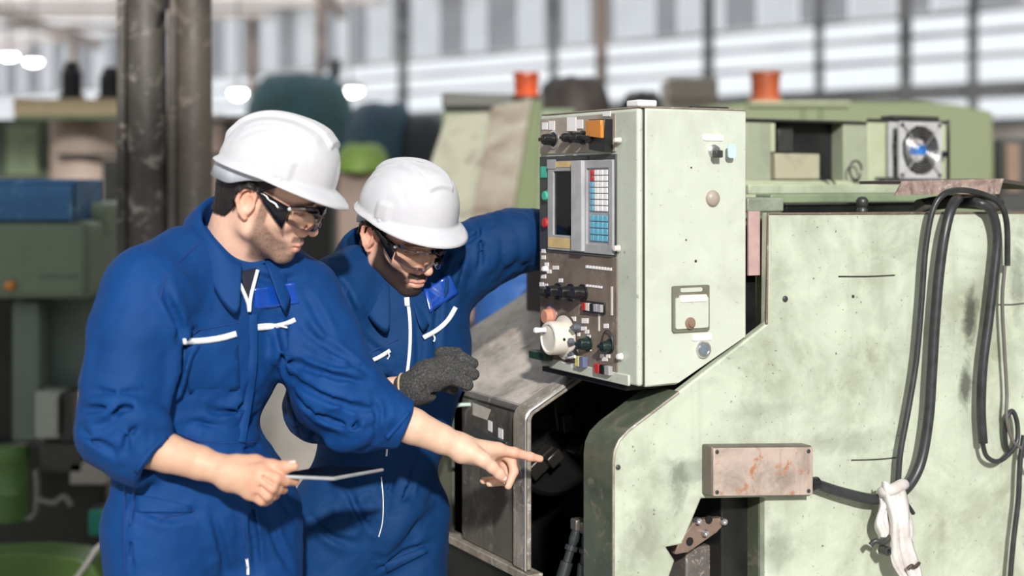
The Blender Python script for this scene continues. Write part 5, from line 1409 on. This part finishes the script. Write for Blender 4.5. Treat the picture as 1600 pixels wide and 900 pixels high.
# --- right forearm and hand under the tablet
f = Field(W(200, 800, 2.70) + [-.02, -.22, -.02], W(490, 660, 2.70) + [.02, .03, .03], .0021)
wr = W(360, 739, 2.585)
f.chain([W(215, 700, 2.63), W(262, 708, 2.61), W(312, 723, 2.595), wr], [.034, .035, .0305, .0245], .006)
f.rc(W(352, 733, 2.59), W(358, 748, 2.585), .024, .024, .012)
mcp = [W(407, 735, 2.562), W(403, 748, 2.556), W(397, 760, 2.560), W(389, 769, 2.568)]
pip = [W(431, 748, 2.553), W(424, 762, 2.548), W(417, 774, 2.553), W(409, 782, 2.563)]
tip = [W(461, 752, 2.592), W(443, 765, 2.594), W(431, 774, 2.596), W(421, 782, 2.600)]
for a, b, c, r in zip(mcp, pip, tip, (.0102, .0104, .0100, .0088)):
    f.rc(wr, a, .022, .0135, .014); f.rc(a, b, .0118, r, .007); f.rc(b, (b + c) / 2 + [0, -.001, -.001], r * 1.02, r * .92, .004); f.rc((b + c) / 2 + [0, -.001, -.001], c, r * .92, r * .80, .004)
f.chain([W(372, 728, 2.59), W(398, 726, 2.585), W(424, 728.5, 2.574), W(446, 729.5, 2.568), W(459, 728.5, 2.566)], [.022, .0175, .0118, .0102, .0088], .008)
f.rc(W(400, 738, 2.58), W(398, 760, 2.585), .016, .014, .012)
for a, b in ((0, 1), (1, 2), (2, 3)):                      # grooves between the knuckles
    p = (mcp[a] + mcp[b]) / 2; q = (pip[a] + pip[b]) / 2; f.rc(p + [.006, -.011, 0], q + [0, -.008, 0], .0018, .0024, .004, '-')
V, Q = f.mesh(); V = smooth_mesh(V, Q, 1, .3)
cl = np.tile(np.array((.64, .40, .275)), (len(V), 1)) * (1 - .10 * sstep(.02, .06, V[:, 0:1] - wr[0]) * np.array([0, 1.2, 1.4]))
parts.append((V, Q, cl))
# --- left forearm and pointing hand
f = Field(W(590, 790, 2.98) + [-.02, -.24, 0], W(860, 620, 2.80) + [.03, .26, .03], .0021)
wr = W(722, 700, 2.865)
f.chain([W(600, 645, 2.82), W(645, 666, 2.835), W(690, 686, 2.855), wr], [.036, .0355, .029, .024], .006)
f.rc(W(716, 692, 2.875), W(722, 708, 2.86), .022, .021, .012)
mi, mm_, mr, mp = W(779, 702, 2.905), W(784, 706, 2.925), W(781, 716, 2.945), W(772, 725, 2.958)
for a, r in ((mi, .0135), (mm_, .013), (mr, .012), (mp, .011)): f.rc(wr, a, .0195, r, .014)
f.rc(W(740, 712, 2.868), W(762, 722, 2.90), .018, .013, .012)
f.chain([mi, W(803, 707, 2.915), W(828, 713.5, 2.93), W(844, 717, 2.94)], [.0118, .0102, .0090, .0074], .006)
f.chain([mm_, W(799, 719, 2.925), W(803, 737, 2.918), W(794, 759, 2.905)], [.0118, .0100, .0092, .0080], .004)
f.chain([mr, W(794, 735, 2.948), W(786, 752, 2.940), W(765, 755, 2.925)], [.011, .0094, .0088, .0080], .003)
f.chain([mp, W(784, 738, 2.965), W(774, 750, 2.955), W(755, 751, 2.938)], [.0105, .0086, .0080, .0074], .003)
f.chain([W(738, 708, 2.855), W(755, 718, 2.855), W(769, 730, 2.86), W(780, 740, 2.866), W(787, 747, 2.870)], [.018, .0150, .0115, .0106, .0090], .007)
f.rc(W(770, 716, 2.885), W(783, 712, 2.89), .0016, .0022, .004, '-')
V, Q = f.mesh(); V = smooth_mesh(V, Q, 1, .3)
cl = np.tile(np.array((.74, .495, .365)), (len(V), 1)) * (1 - .13 * sstep(.05, .10, V[:, 0:1] - wr[0]) * np.array([0, 1.2, 1.4]))
parts.append((V, Q, cl))
def core(pts, r):
    """hidden core of the body inside the clothes"""
    lo = np.min(pts, 0) - r - .03; hi = np.max(pts, 0) + r + .03; g = Field(lo, hi, .014); g.chain(pts, [r] * len(pts), .01); return g.mesh()
RS1, RE1, LS1, LE1 = W(222, 462, 2.70), W(176, 668, 2.64), W(468, 468, 2.90), W(540, 628, 2.80)
PV1, CH1 = W(318, 800, 2.80), W(330, 540, 2.80)
for pts, r in (([nb1, CH1, W(292, 690, 2.80), PV1], .06), ([nb1, RS1, RE1, W(225, 704, 2.625)], .032), ([nb1, LS1, LE1, W(612, 651, 2.825)], .032)):
    v, q = core(np.array(pts), r); parts.append((v, q, np.tile(np.array(TONE1), (len(v), 1))))
V, Q, Cc = merge(parts)
body1 = npmesh('body', V, Q, SKIN, man1, Cc, man1.location)
npmesh('hair', HV, HQ, HAIR, man1, None, man1.location)
nail(W(788.5, 746.5, 2.870) + np.array([-.001, -.0095, .002]), W(790, 750, 2.872) - W(780, 740, 2.866), (.1, -1, .25), .0062, .0068, body1, man1)
nail(W(457, 726.5, 2.566) + np.array([0, -.0030, .0078]), W(466, 728, 2.566) - W(446, 729, 2.568), (0, -.35, 1), .0056, .0066, body1, man1)
build_hat(man1, C1, R1, (.004, 0, .058), -.075, -.13); build_glasses(man1, C1, R1, True)

# --- coverall
f = Field((-1.02, 2.42, .05), (-.10, 3.16, 1.62), .0050)
# sleeves first, with open cuffs
limb(f, [W(238, 470, 2.70), W(214, 520, 2.68), W(196, 600, 2.655), W(190, 668, 2.635)], [.092, .085, .078, .076], .03)
limb(f, [W(190, 672, 2.635), W(215, 700, 2.625), W(248, 724, 2.61)], [.078, .062, .052], .03)
cuff_cut(f, W(196, 684, 2.63), W(247, 722, 2.612), .038)
limb(f, [W(462, 478, 2.90), W(490, 530, 2.87), W(528, 610, 2.82)], [.094, .090, .084], .03)
limb(f, [W(528, 612, 2.82), W(570, 640, 2.82), W(640, 666, 2.83)], [.084, .066, .050], .03)
limb(f, [W(505, 620, 2.84), W(560, 676, 2.83)], [.055, .040], .03)
cuff_cut(f, W(560, 632, 2.82), W(634, 661, 2.832), .038)
# trunk
fw, lf = np.array([.60, -.80, 0]), np.array([.80, .60, 0]); Rt = np.stack([fw, lf, [0, 0, 1.0]], 1)
lean = np.array([.10, -.02, 1.0]); lean /= np.linalg.norm(lean)
f.ell(W(318, 540, 2.82), (.124, .172, .185), Rt, .03)
f.ell(W(350, 465, 2.84), (.105, .190, .095), Rt, .04)
f.ell(W(284, 655, 2.81), (.112, .136, .13), Rt, .04)
f.ell(W(314, 780, 2.81), (.136, .172, .17), Rt, .04)
f.chain([nb1 + [0, .01, -.005], W(290, 418, 2.79), W(232, 452, 2.71)], [.070, .074, .082], .03)
f.chain([nb1 + [0, .0, -.01], W(420, 430, 2.87), W(462, 465, 2.90)], [.066, .072, .085], .03)
# legs
hipR, hipL = PV1 - .092 * lf, PV1 + .092 * lf
kR, kL = hipR + [.02, -.03, -.44], hipL + [.04, -.03, -.44]; aR, aL = np.array([kR[0] - .02, kR[1] + .04, .12]), np.array([kL[0], kL[1] + .05, .12])
f.chain([hipR - [0, 0, .02], kR, aR], [.112, .085, .068], .03); f.chain([hipL - [0, 0, .02], kL, aL], [.112, .085, .068], .03)
f.ell(W(300, 735, 2.80), (.122, .150, .05), Rt, .03)
# cinched waist and cloth folds as seen on the garment
X, Y, Z = f.ax[0][:, None, None], f.ax[1][None, :, None], f.ax[2][None, None, :]
near = np.abs(f.D) < .03
wv = .0032 * vnoise((X, Y, Z * .6), 38, 11) + .0016 * vnoise((X, Y, Z), 90, 12)
f.D = (f.D + np.where(near, wv, 0)).astype(np.float32)
for pth, dp, wd in (
    ([(300, 520), (278, 560), (268, 610), (262, 640)], .016, .016),                   # armpit line of the near sleeve
    ([(255, 455), (275, 500), (285, 545)], .008, .014),
    ([(130, 640), (165, 640), (205, 640), (235, 650)], .012, .013), ([(130, 672), (160, 694), (186, 706)], .007, .012), ([(200, 632), (176, 655), (150, 668)], .007, .012), ([(255, 645), (225, 655), (200, 680), (196, 715)], .008, .011), ([(140, 610), (180, 616), (225, 612)], .004, .012),
    ([(300, 655), (335, 668), (370, 662), (400, 650)], .008, .013), ([(285, 690), (330, 702), (375, 704), (400, 698)], .008, .011), ([(318, 640), (355, 645), (395, 618)], .007, .012), ([(340, 670), (370, 640), (392, 600)], .005, .011),
    ([(440, 500), (450, 540), (446, 575)], .012, .016), ([(444, 556), (480, 576), (525, 588), (570, 598)], .009, .012), ([(448, 584), (490, 612), (540, 632), (585, 642)], .009, .012), ([(458, 612), (495, 645), (540, 664), (580, 668)], .008, .011), ([(468, 505), (500, 535), (540, 560), (580, 590)], .006, .013), ([(500, 560), (530, 572), (575, 576)], .005, .010), ([(520, 690), (545, 678), (565, 650)], .007, .010), ([(583, 625), (590, 650), (583, 688)], .006, .009), ([(478, 460), (500, 500), (520, 540)], .005, .013),
    ([(395, 430), (430, 440), (470, 432)], .005, .012), ([(330, 800), (345, 850), (352, 895)], .006, .012), ([(375, 720), (385, 770), (395, 830), (402, 895)], .010, .011), ([(420, 800), (430, 850), (455, 890)], .006, .012), ([(200, 760), (207, 830), (206, 898)], .006, .008),
    ([(215, 790), (260, 812), (310, 800)], .004, .012), ([(400, 740), (430, 770), (450, 800)], .006, .012)):
    fold(f, pth, dp * 1.6, wd * .85)
crumple(f, W(185, 668, 2.58), .085, .0035, 3, 62, (.7, .7, 1.5)); crumple(f, W(232, 690, 2.57), .05, .005, 4, 75); crumple(f, W(520, 625, 2.75), .10, .004, 5, 58, (.8, .8, 1.5)); crumple(f, W(455, 570, 2.80), .07, .006, 6, 60, (1.4, 1, .7)); crumple(f, W(345, 672, 2.70), .10, .006, 7, 60, (.6, .6, 1.7)); crumple(f, W(590, 665, 2.78), .06, .006, 8, 70); crumple(f, W(400, 800, 2.72), .09, .005, 9, 50, (1.5, 1.5, .6)); crumple(f, W(240, 470, 2.64), .08, .004, 10, 45, (1.3, 1.3, .6))
for pth, r, l in (([(212, 655), (235, 655), (256, 668)], .016, .004), ([(310, 680), (350, 688), (395, 680)], .018, .005), ([(515, 690), (545, 690), (575, 672)], .016, .005)):
    puff(f, pth, r, l)
V, Q = f.mesh(); V = smooth_mesh(V, Q, 2, .4)
cov1 = npmesh('coverall', V, Q, CLOTH, man1, None, man1.location); cov1['label'] = 'royal blue work coverall with white zips'
HR = R1
upn = C1 + R1 @ np.array([-.03, 0, -.02]) - nb1; upn /= np.linalg.norm(upn)
fwc = fw - upn * fw.dot(upn); fwc /= np.linalg.norm(fwc); lfc = np.cross(upn, fwc)
collar('collar', cov1, man1, nb1 + upn * .045, upn, fwc, lfc, .073, CLOTH, .062, .054, .022, 18)
tape('cuff_fold', f, [(262, 682), (240, 700), (212, 738)], 7, CLOTH, cov1, man1, .003); tape('cuff_fold', f, [(640, 642), (622, 664), (604, 684)], 7, CLOTH, cov1, man1, .003)
tape('chest_zip', f, [(288, 533), (315, 532), (345, 528), (370, 521)], 9, ZIPW, cov1, man1, .005, .004)
tape('chest_zip', f, [(396, 513), (420, 511), (445, 506), (462, 499)], 7, ZIPW, cov1, man1, .005, .004)
seam('zip_cord', f, [(398, 508), (425, 506), (450, 511)], .0022, ZIPW, cov1, man1, .008)
tape('placket', f, [(390, 490), (391, 540), (388, 590), (380, 640), (372, 690)], 24, CLOTH, cov1, man1, .0015, .003)
seam('placket_seam', f, [(401, 492), (402, 540), (400, 590), (391, 640)], .0014, THREAD, cov1, man1, .006)
tape('fly_zip', f, [(386, 872), (388, 886), (388, 897)], 4, ZIPW, cov1, man1, .004, .003); seam('fly_seam', f, [(362, 770), (376, 810), (384, 850), (387, 890)], .0014, THREAD, cov1, man1, .003)
tape('front_zip', f, [(372, 432), (380, 448), (390, 472), (392, 486)], 5, ZIPW, cov1, man1, .016, .004); tape('front_zip', f, [(405, 421), (400, 440), (394, 464), (392, 486)], 5, ZIPW, cov1, man1, .016, .004)
patch('badge_pocket', f, [(398, 450), (462, 440), (468, 474), (398, 484)], VINYL, cov1, man1, .005, .002)
patch('undershirt', f, [(376, 424), (403, 418), (396, 458), (389, 466)], flat('navy_undershirt', (.006, .008, .02), .8), cov1, man1, .012, .003)
patch('chest_pocket', f, [(290, 535), (372, 526), (376, 610), (296, 616)], CLOTH, cov1, man1, .0012, .002)
patch('hip_pocket', f, [(210, 770), (300, 790), (300, 800), (212, 800)], CLOTH, cov1, man1, .003, .003)
seam('pocket_seam', f, [(211, 742), (209, 790), (210, 816), (260, 808), (304, 796)], .0014, THREAD, cov1, man1, .003); seam('side_seam', f, [(195, 742), (196, 800), (196, 895)], .0014, THREAD, cov1, man1, .003)
seam('waist_seam', f, [(270, 676), (320, 690), (372, 692), (400, 690)], .0014, THREAD, cov1, man1, .003); seam('shoulder_seam', f, [(318, 375), (290, 400), (262, 430), (250, 470)], .0014, THREAD, cov1, man1, .003)
seam('yoke_seam', f, [(285, 520), (330, 512), (378, 503)], .0012, THREAD, cov1, man1, .003)
boots(man1, man1, (aR[0], aR[1], .12), fw, BOOT); boots(man1, man1, (aL[0], aL[1], .12), fw, BOOT)

# --- tablet held in the near worker's right hand
tb = thing('tablet', 'silver edged black tablet held flat in the near worker hand', 'tablet', W(510, 740, 2.65))
c0, c1, c2 = W(426, 741.5, 2.555), W(522, 745.5, 2.595), W(601, 731.5, 2.735)
c3 = c0 + (c2 - c1); tb.location = tuple(c1)
nrm = np.cross(c1 - c0, c3 - c0); nrm /= np.linalg.norm(nrm); nrm *= np.sign(nrm[2])
def tslab(name, z0, z1, inset, mat, bev):
    ex = (c1 - c0) / np.linalg.norm(c1 - c0); ey = (c3 - c0) / np.linalg.norm(c3 - c0)
    q = [c0 + ex * inset + ey * inset, c1 - ex * inset + ey * inset, c2 - ex * inset - ey * inset, c3 + ex * inset - ey * inset]
    b_ = BM(); a_loft(b_, [[p + nrm * z0 - np.array(tb.location) for p in q], [p + nrm * z1 - np.array(tb.location) for p in q]]); return done(name, b_, mat, tb, 30, bev, 3)
tslab('back_shell', -.0068, 0, 0, flat('brushed_aluminium', (.60, .62, .64), .3, .6), .0025)
sc_ = tslab('screen', 0, .0006, .004, flat('tablet_glass', (.004, .005, .008), .35, 0, .03), 0)

# ================================================================== far worker
C2 = W(627, 369, 3.107); R2 = headframe(47, 26, 3.3)
man2 = thing('person', 'bearded worker in dark blue coverall and white hard hat leaning in with grey glove', 'person', (W(575, 800, 3.16)[0], 3.16, 0))
nb2 = W(592, 440, 3.19)
V, Q, Cc, HV, HQ = build_head(C2, R2, nb2, 1.35, TONE2, .020); parts = [(V, Q, Cc)]
# wrist inside the glove, and the hidden left hand behind the control box
f = Field(W(560, 680, 3.05) + [-.02, -.14, 0], W(690, 560, 3.05) + [.02, .05, .02], .0028)
f.chain([W(560, 632, 3.0), W(612, 612, 2.95), W(660, 600, 2.93)], [.034, .028, .025], .01); V, Q = f.mesh(); parts.append((V, Q, np.tile(np.array(TONE2), (len(V), 1))))
h0 = W(918, 372, 3.28)
f = Field(h0 + [-.14, -.10, -.09], h0 + [.12, .10, .09], .0035)
f.rc(h0 + [-.10, .01, 0], h0 + [-.02, .01, 0], .030, .026, .01)
for i in range(4):
    a = h0 + [.045, .0, .032 - i * .021]; f.rc(h0 + [-.02, .01, .01 - i * .008], a, .02, .012, .012); f.rc(a, a + [.03, -.018, -.004], .011, .0095, .004); f.rc(a + [.03, -.018, -.004], a + [.012, -.042, -.006], .0095, .008, .004)
f.chain([h0 + [-.01, -.01, .03], h0 + [.02, -.025, .048], h0 + [.045, -.035, .05]], [.015, .011, .009], .006)
V, Q = f.mesh(); parts.append((V, Q, np.tile(np.array(TONE2), (len(V), 1))))
RS2, LS2 = W(522, 465, 3.08), W(716, 418, 3.24)
for pts, r in (([nb2, W(625, 540, 3.17), W(590, 690, 3.17), W(575, 800, 3.17)], .06), ([nb2, RS2, W(482, 650, 3.08), W(560, 632, 3.0)], .03), ([nb2, LS2, W(800, 380, 3.29), h0 + [-.09, .01, 0]], .028)):
    v, q = core(np.array(pts), r); parts.append((v, q, np.tile(np.array(TONE2), (len(v), 1))))
V, Q, Cc = merge(parts); body2 = npmesh('body', V, Q, SKIN, man2, Cc, man2.location)
npmesh('hair', HV, HQ, HAIR, man2, None, man2.location)
build_hat(man2, C2, R2, (.0, 0, .060), -.15, -.03); build_glasses(man2, C2, R2, False)
# --- grey knit glove on the right hand
f = Field(W(615, 640, 3.02) + [-.01, -.17, 0], W(765, 535, 3.02) + [.02, .05, .01], .0024)
f.chain([W(634, 606, 2.935), W(650, 604, 2.93), W(676, 588, 2.93)], [.029, .034, .031], .012)
f.rc(W(650, 616, 2.925), W(668, 614, 2.925), .022, .020, .014)
K_ = [W(697, 564, 2.95), W(703, 577, 2.935), W(699, 590, 2.925)]
for a in K_: f.rc(W(668, 588, 2.93), a, .028, .0165, .016)
for pts, rs in (([K_[0], W(720, 560, 2.94), W(739, 568, 2.945)], (.0165, .0140, .0118)), ([K_[1], W(725, 577, 2.922), W(740, 585, 2.925)], (.0165, .0148, .0125)), ([K_[2], W(716, 594, 2.912), W(731, 602, 2.915)], (.0160, .0142, .0120)), ([W(680, 600, 2.945), W(697, 603, 2.955), W(709, 609, 2.96)], (.0155, .0125, .0105))):
    f.chain(pts, rs, .005)
f.rc(W(690, 553, 2.965), W(714, 552, 2.965), .016, .013, .008)
f.rc(W(682, 613, 2.93), W(676, 617, 2.91), .006, .006, .006, '-')
for i in range(6):
    t = i / 5; f.rc(W(632 + 30 * t, 610 - 4 * t, 2.935) + [0, -.034, .02], W(640 + 30 * t, 626 - 4 * t, 2.93) + [0, -.036, -.005], .0012, .0012, .003, '-')
V, Q = f.mesh(); V = smooth_mesh(V, Q, 1, .4)
gl_ = npmesh('glove', V, Q, GLOVE, man2, None, man2.location); gl_['label'] = 'charcoal knit work glove'
b = BM(); cw = W(630, 606, 2.937) - np.array(man2.location); dw = Vector(W(634, 606, 2.935) - W(650, 604, 2.93)).normalized(); u_, v_ = frame_of(dw)
a_tube(b, [Vector(cw) + .0285 * (math.cos(t) * u_ + math.sin(t) * v_) for t in [i * 2 * math.pi / 24 for i in range(25)]], .0028, 6, 2); done('glove_hem', b, flat('tan_glove_hem', (.55, .40, .25), .8), gl_, 60)
# --- coverall
f = Field((-.66, 2.80, .05), (.22, 3.48, 1.55), .0052)
limb(f, [W(530, 470, 3.10), W(512, 540, 3.09), W(497, 630, 3.075)], [.090, .080, .070], .03); limb(f, [W(497, 640, 3.075), W(540, 636, 3.03), W(606, 614, 2.965)], [.070, .060, .050], .03)
cuff_cut(f, W(560, 632, 3.0), W(612, 612, 2.955), .036)
limb(f, [W(708, 420, 3.23), W(760, 392, 3.26), W(800, 378, 3.28)], [.092, .076, .072], .03); limb(f, [W(800, 378, 3.28), W(850, 374, 3.285), W(893, 372, 3.285)], [.072, .062, .05], .03)
fw2, lf2 = np.array([.45, -.893, 0]), np.array([.893, .45, 0]); Rt2 = np.stack([fw2, lf2, [0, 0, 1.0]], 1)
f.ell(W(622, 545, 3.19), (.130, .172, .20), Rt2, .03); f.ell(W(612, 470, 3.19), (.11, .18, .10), Rt2, .04); f.ell(W(602, 660, 3.18), (.125, .150, .15), Rt2, .05); f.ell(W(576, 790, 3.18), (.138, .158, .17), Rt2, .05)
f.chain([nb2 + [0, .01, -.005], W(560, 440, 3.14), W(524, 462, 3.10)], [.070, .072, .082], .03); f.chain([nb2 + [0, .01, -.005], W(660, 425, 3.22), W(712, 412, 3.235)], [.068, .075, .086], .03)
P2 = W(575, 800, 3.17); hR, hL = P2 - .085 * lf2, P2 + .085 * lf2; k2R, k2L = hR + [-.02, -.04, -.42], hL + [0, -.04, -.42]; a2R, a2L = np.array([k2R[0], k2R[1] + .06, .12]), np.array([k2L[0], k2L[1] + .06, .12])
f.chain([hR - [0, 0, .02], k2R, a2R], [.108, .083, .066], .03); f.chain([hL - [0, 0, .02], k2L, a2L], [.108, .083, .066], .03)
X, Y, Z = f.ax[0][:, None, None], f.ax[1][None, :, None], f.ax[2][None, None, :]
f.D = (f.D + np.where(np.abs(f.D) < .03, .0035 * vnoise((X, Y, Z * .6), 38, 21) + .0018 * vnoise((X, Y, Z), 95, 22), 0)).astype(np.float32)
for pth, dp, wd in (
    ([(700, 470), (712, 430), (722, 395)], .010, .014), ([(745, 350), (752, 385), (748, 420)], .007, .010), ([(772, 338), (785, 370), (782, 412)], .008, .010), ([(800, 336), (812, 365), (806, 405)], .008, .009), ([(825, 342), (835, 370), (828, 400)], .008, .009), ([(700, 400), (740, 372), (775, 350)], .005, .010),
    ([(515, 425), (545, 470), (560, 520)], .006, .013), ([(490, 445), (515, 490), (560, 560)], .008, .013), ([(650, 500), (655, 550), (648, 600)], .005, .012), ([(690, 440), (680, 500), (682, 560)], .006, .013), ([(540, 500), (580, 540), (610, 560)], .004, .012),
    ([(446, 600), (470, 640), (465, 690)], .010, .011), ([(470, 590), (490, 640), (488, 690)], .010, .011), ([(560, 620), (580, 640), (570, 670)], .007, .010),
    ([(610, 720), (600, 770), (598, 820), (592, 870)], .006, .010), ([(655, 720), (630, 780), (612, 830)], .008, .013), ([(680, 770), (640, 800), (600, 850)], .009, .013), ([(672, 850), (630, 862), (590, 890)], .008, .011), ([(480, 800), (520, 840), (560, 850)], .006, .012), ([(540, 760), (560, 800), (575, 830)], .006, .012)):
    fold(f, pth, dp * 1.6, wd * .85)
crumple(f, W(790, 375, 3.21), .10, .0085, 13, 62, (1.6, 1.2, .6)); crumple(f, W(470, 650, 3.0), .08, .008, 14, 62, (1.3, 1.3, .6)); crumple(f, W(540, 640, 3.0), .07, .006, 15, 62); crumple(f, W(600, 800, 3.05), .12, .007, 16, 50, (1.2, 1.2, .8)); crumple(f, W(710, 440, 3.15), .08, .006, 17, 55); crumple(f, W(530, 460, 3.02), .08, .005, 18, 50); crumple(f, W(640, 860, 3.05), .10, .006, 19, 52)
for pth, r, l in (([(758, 345), (766, 380), (764, 415)], .018, .006), ([(788, 338), (798, 370), (794, 406)], .016, .006), ([(815, 340), (823, 370), (817, 402)], .014, .006), ([(660, 780), (625, 815), (600, 860)], .018, .005)):
    puff(f, pth, r, l)
V, Q = f.mesh(); V = smooth_mesh(V, Q, 2, .4)
cov2 = npmesh('coverall', V, Q, CLOTH2, man2, None, man2.location); cov2['label'] = 'petrol blue work coverall with white zips'
up2 = C2 + R2 @ np.array([-.03, 0, -.02]) - nb2; up2 /= np.linalg.norm(up2); up2 = up2 * .6 + np.array([0, 0, .4]); up2 /= np.linalg.norm(up2)
fc2 = fw2 - up2 * fw2.dot(up2); fc2 /= np.linalg.norm(fc2); lc2 = np.cross(up2, fc2)
collar('collar', cov2, man2, nb2 + up2 * .05, up2, fc2, lc2, .080, CLOTH2, .080, .058, .022, 12)
tape('front_zip', f, [(637, 468), (641, 500), (641, 540), (637, 580), (634, 598)], 5, ZIPW, cov2, man2, .007, .004); tape('zip_pull', f, [(636, 464), (637, 478)], 8, ZIPW, cov2, man2, .010, .004)
tape('front_zip', f, [(604, 684), (605, 700), (604, 712)], 3, ZIPW, cov2, man2, .005, .003); seam('fly_seam', f, [(596, 745), (599, 780), (598, 815), (592, 838)], .0013, ZIPW, cov2, man2, .003)
tape('chest_zip', f, [(572, 567), (592, 558), (610, 547)], 6, ZIPW, cov2, man2, .006, .004); tape('chest_zip', f, [(662, 527), (682, 516), (700, 500), (712, 480)], 7, ZIPW, cov2, man2, .006, .004)
seam('zip_cord', f, [(676, 520), (680, 528), (678, 533)], .0018, ZIPW, cov2, man2, .009); seam('zip_cord', f, [(606, 549), (609, 555), (606, 560)], .0018, ZIPW, cov2, man2, .009)
patch('badge_pocket', f, [(662, 452), (702, 428), (716, 458), (672, 488)], VINYL, cov2, man2, .006, .002)
patch('hip_pocket', f, [(600, 880), (664, 852), (668, 862), (604, 895)], CLOTH2, cov2, man2, .003, .003)
seam('shoulder_seam', f, [(545, 440), (538, 480), (548, 530)], .0013, THREAD, cov2, man2, .003); seam('pocket_seam', f, [(560, 560), (600, 540), (622, 530)], .0013, THREAD, cov2, man2, .003)
boots(man2, man2, (a2R[0], a2R[1], .12), fw2, BOOT); boots(man2, man2, (a2L[0], a2L[1], .12), fw2, BOOT)
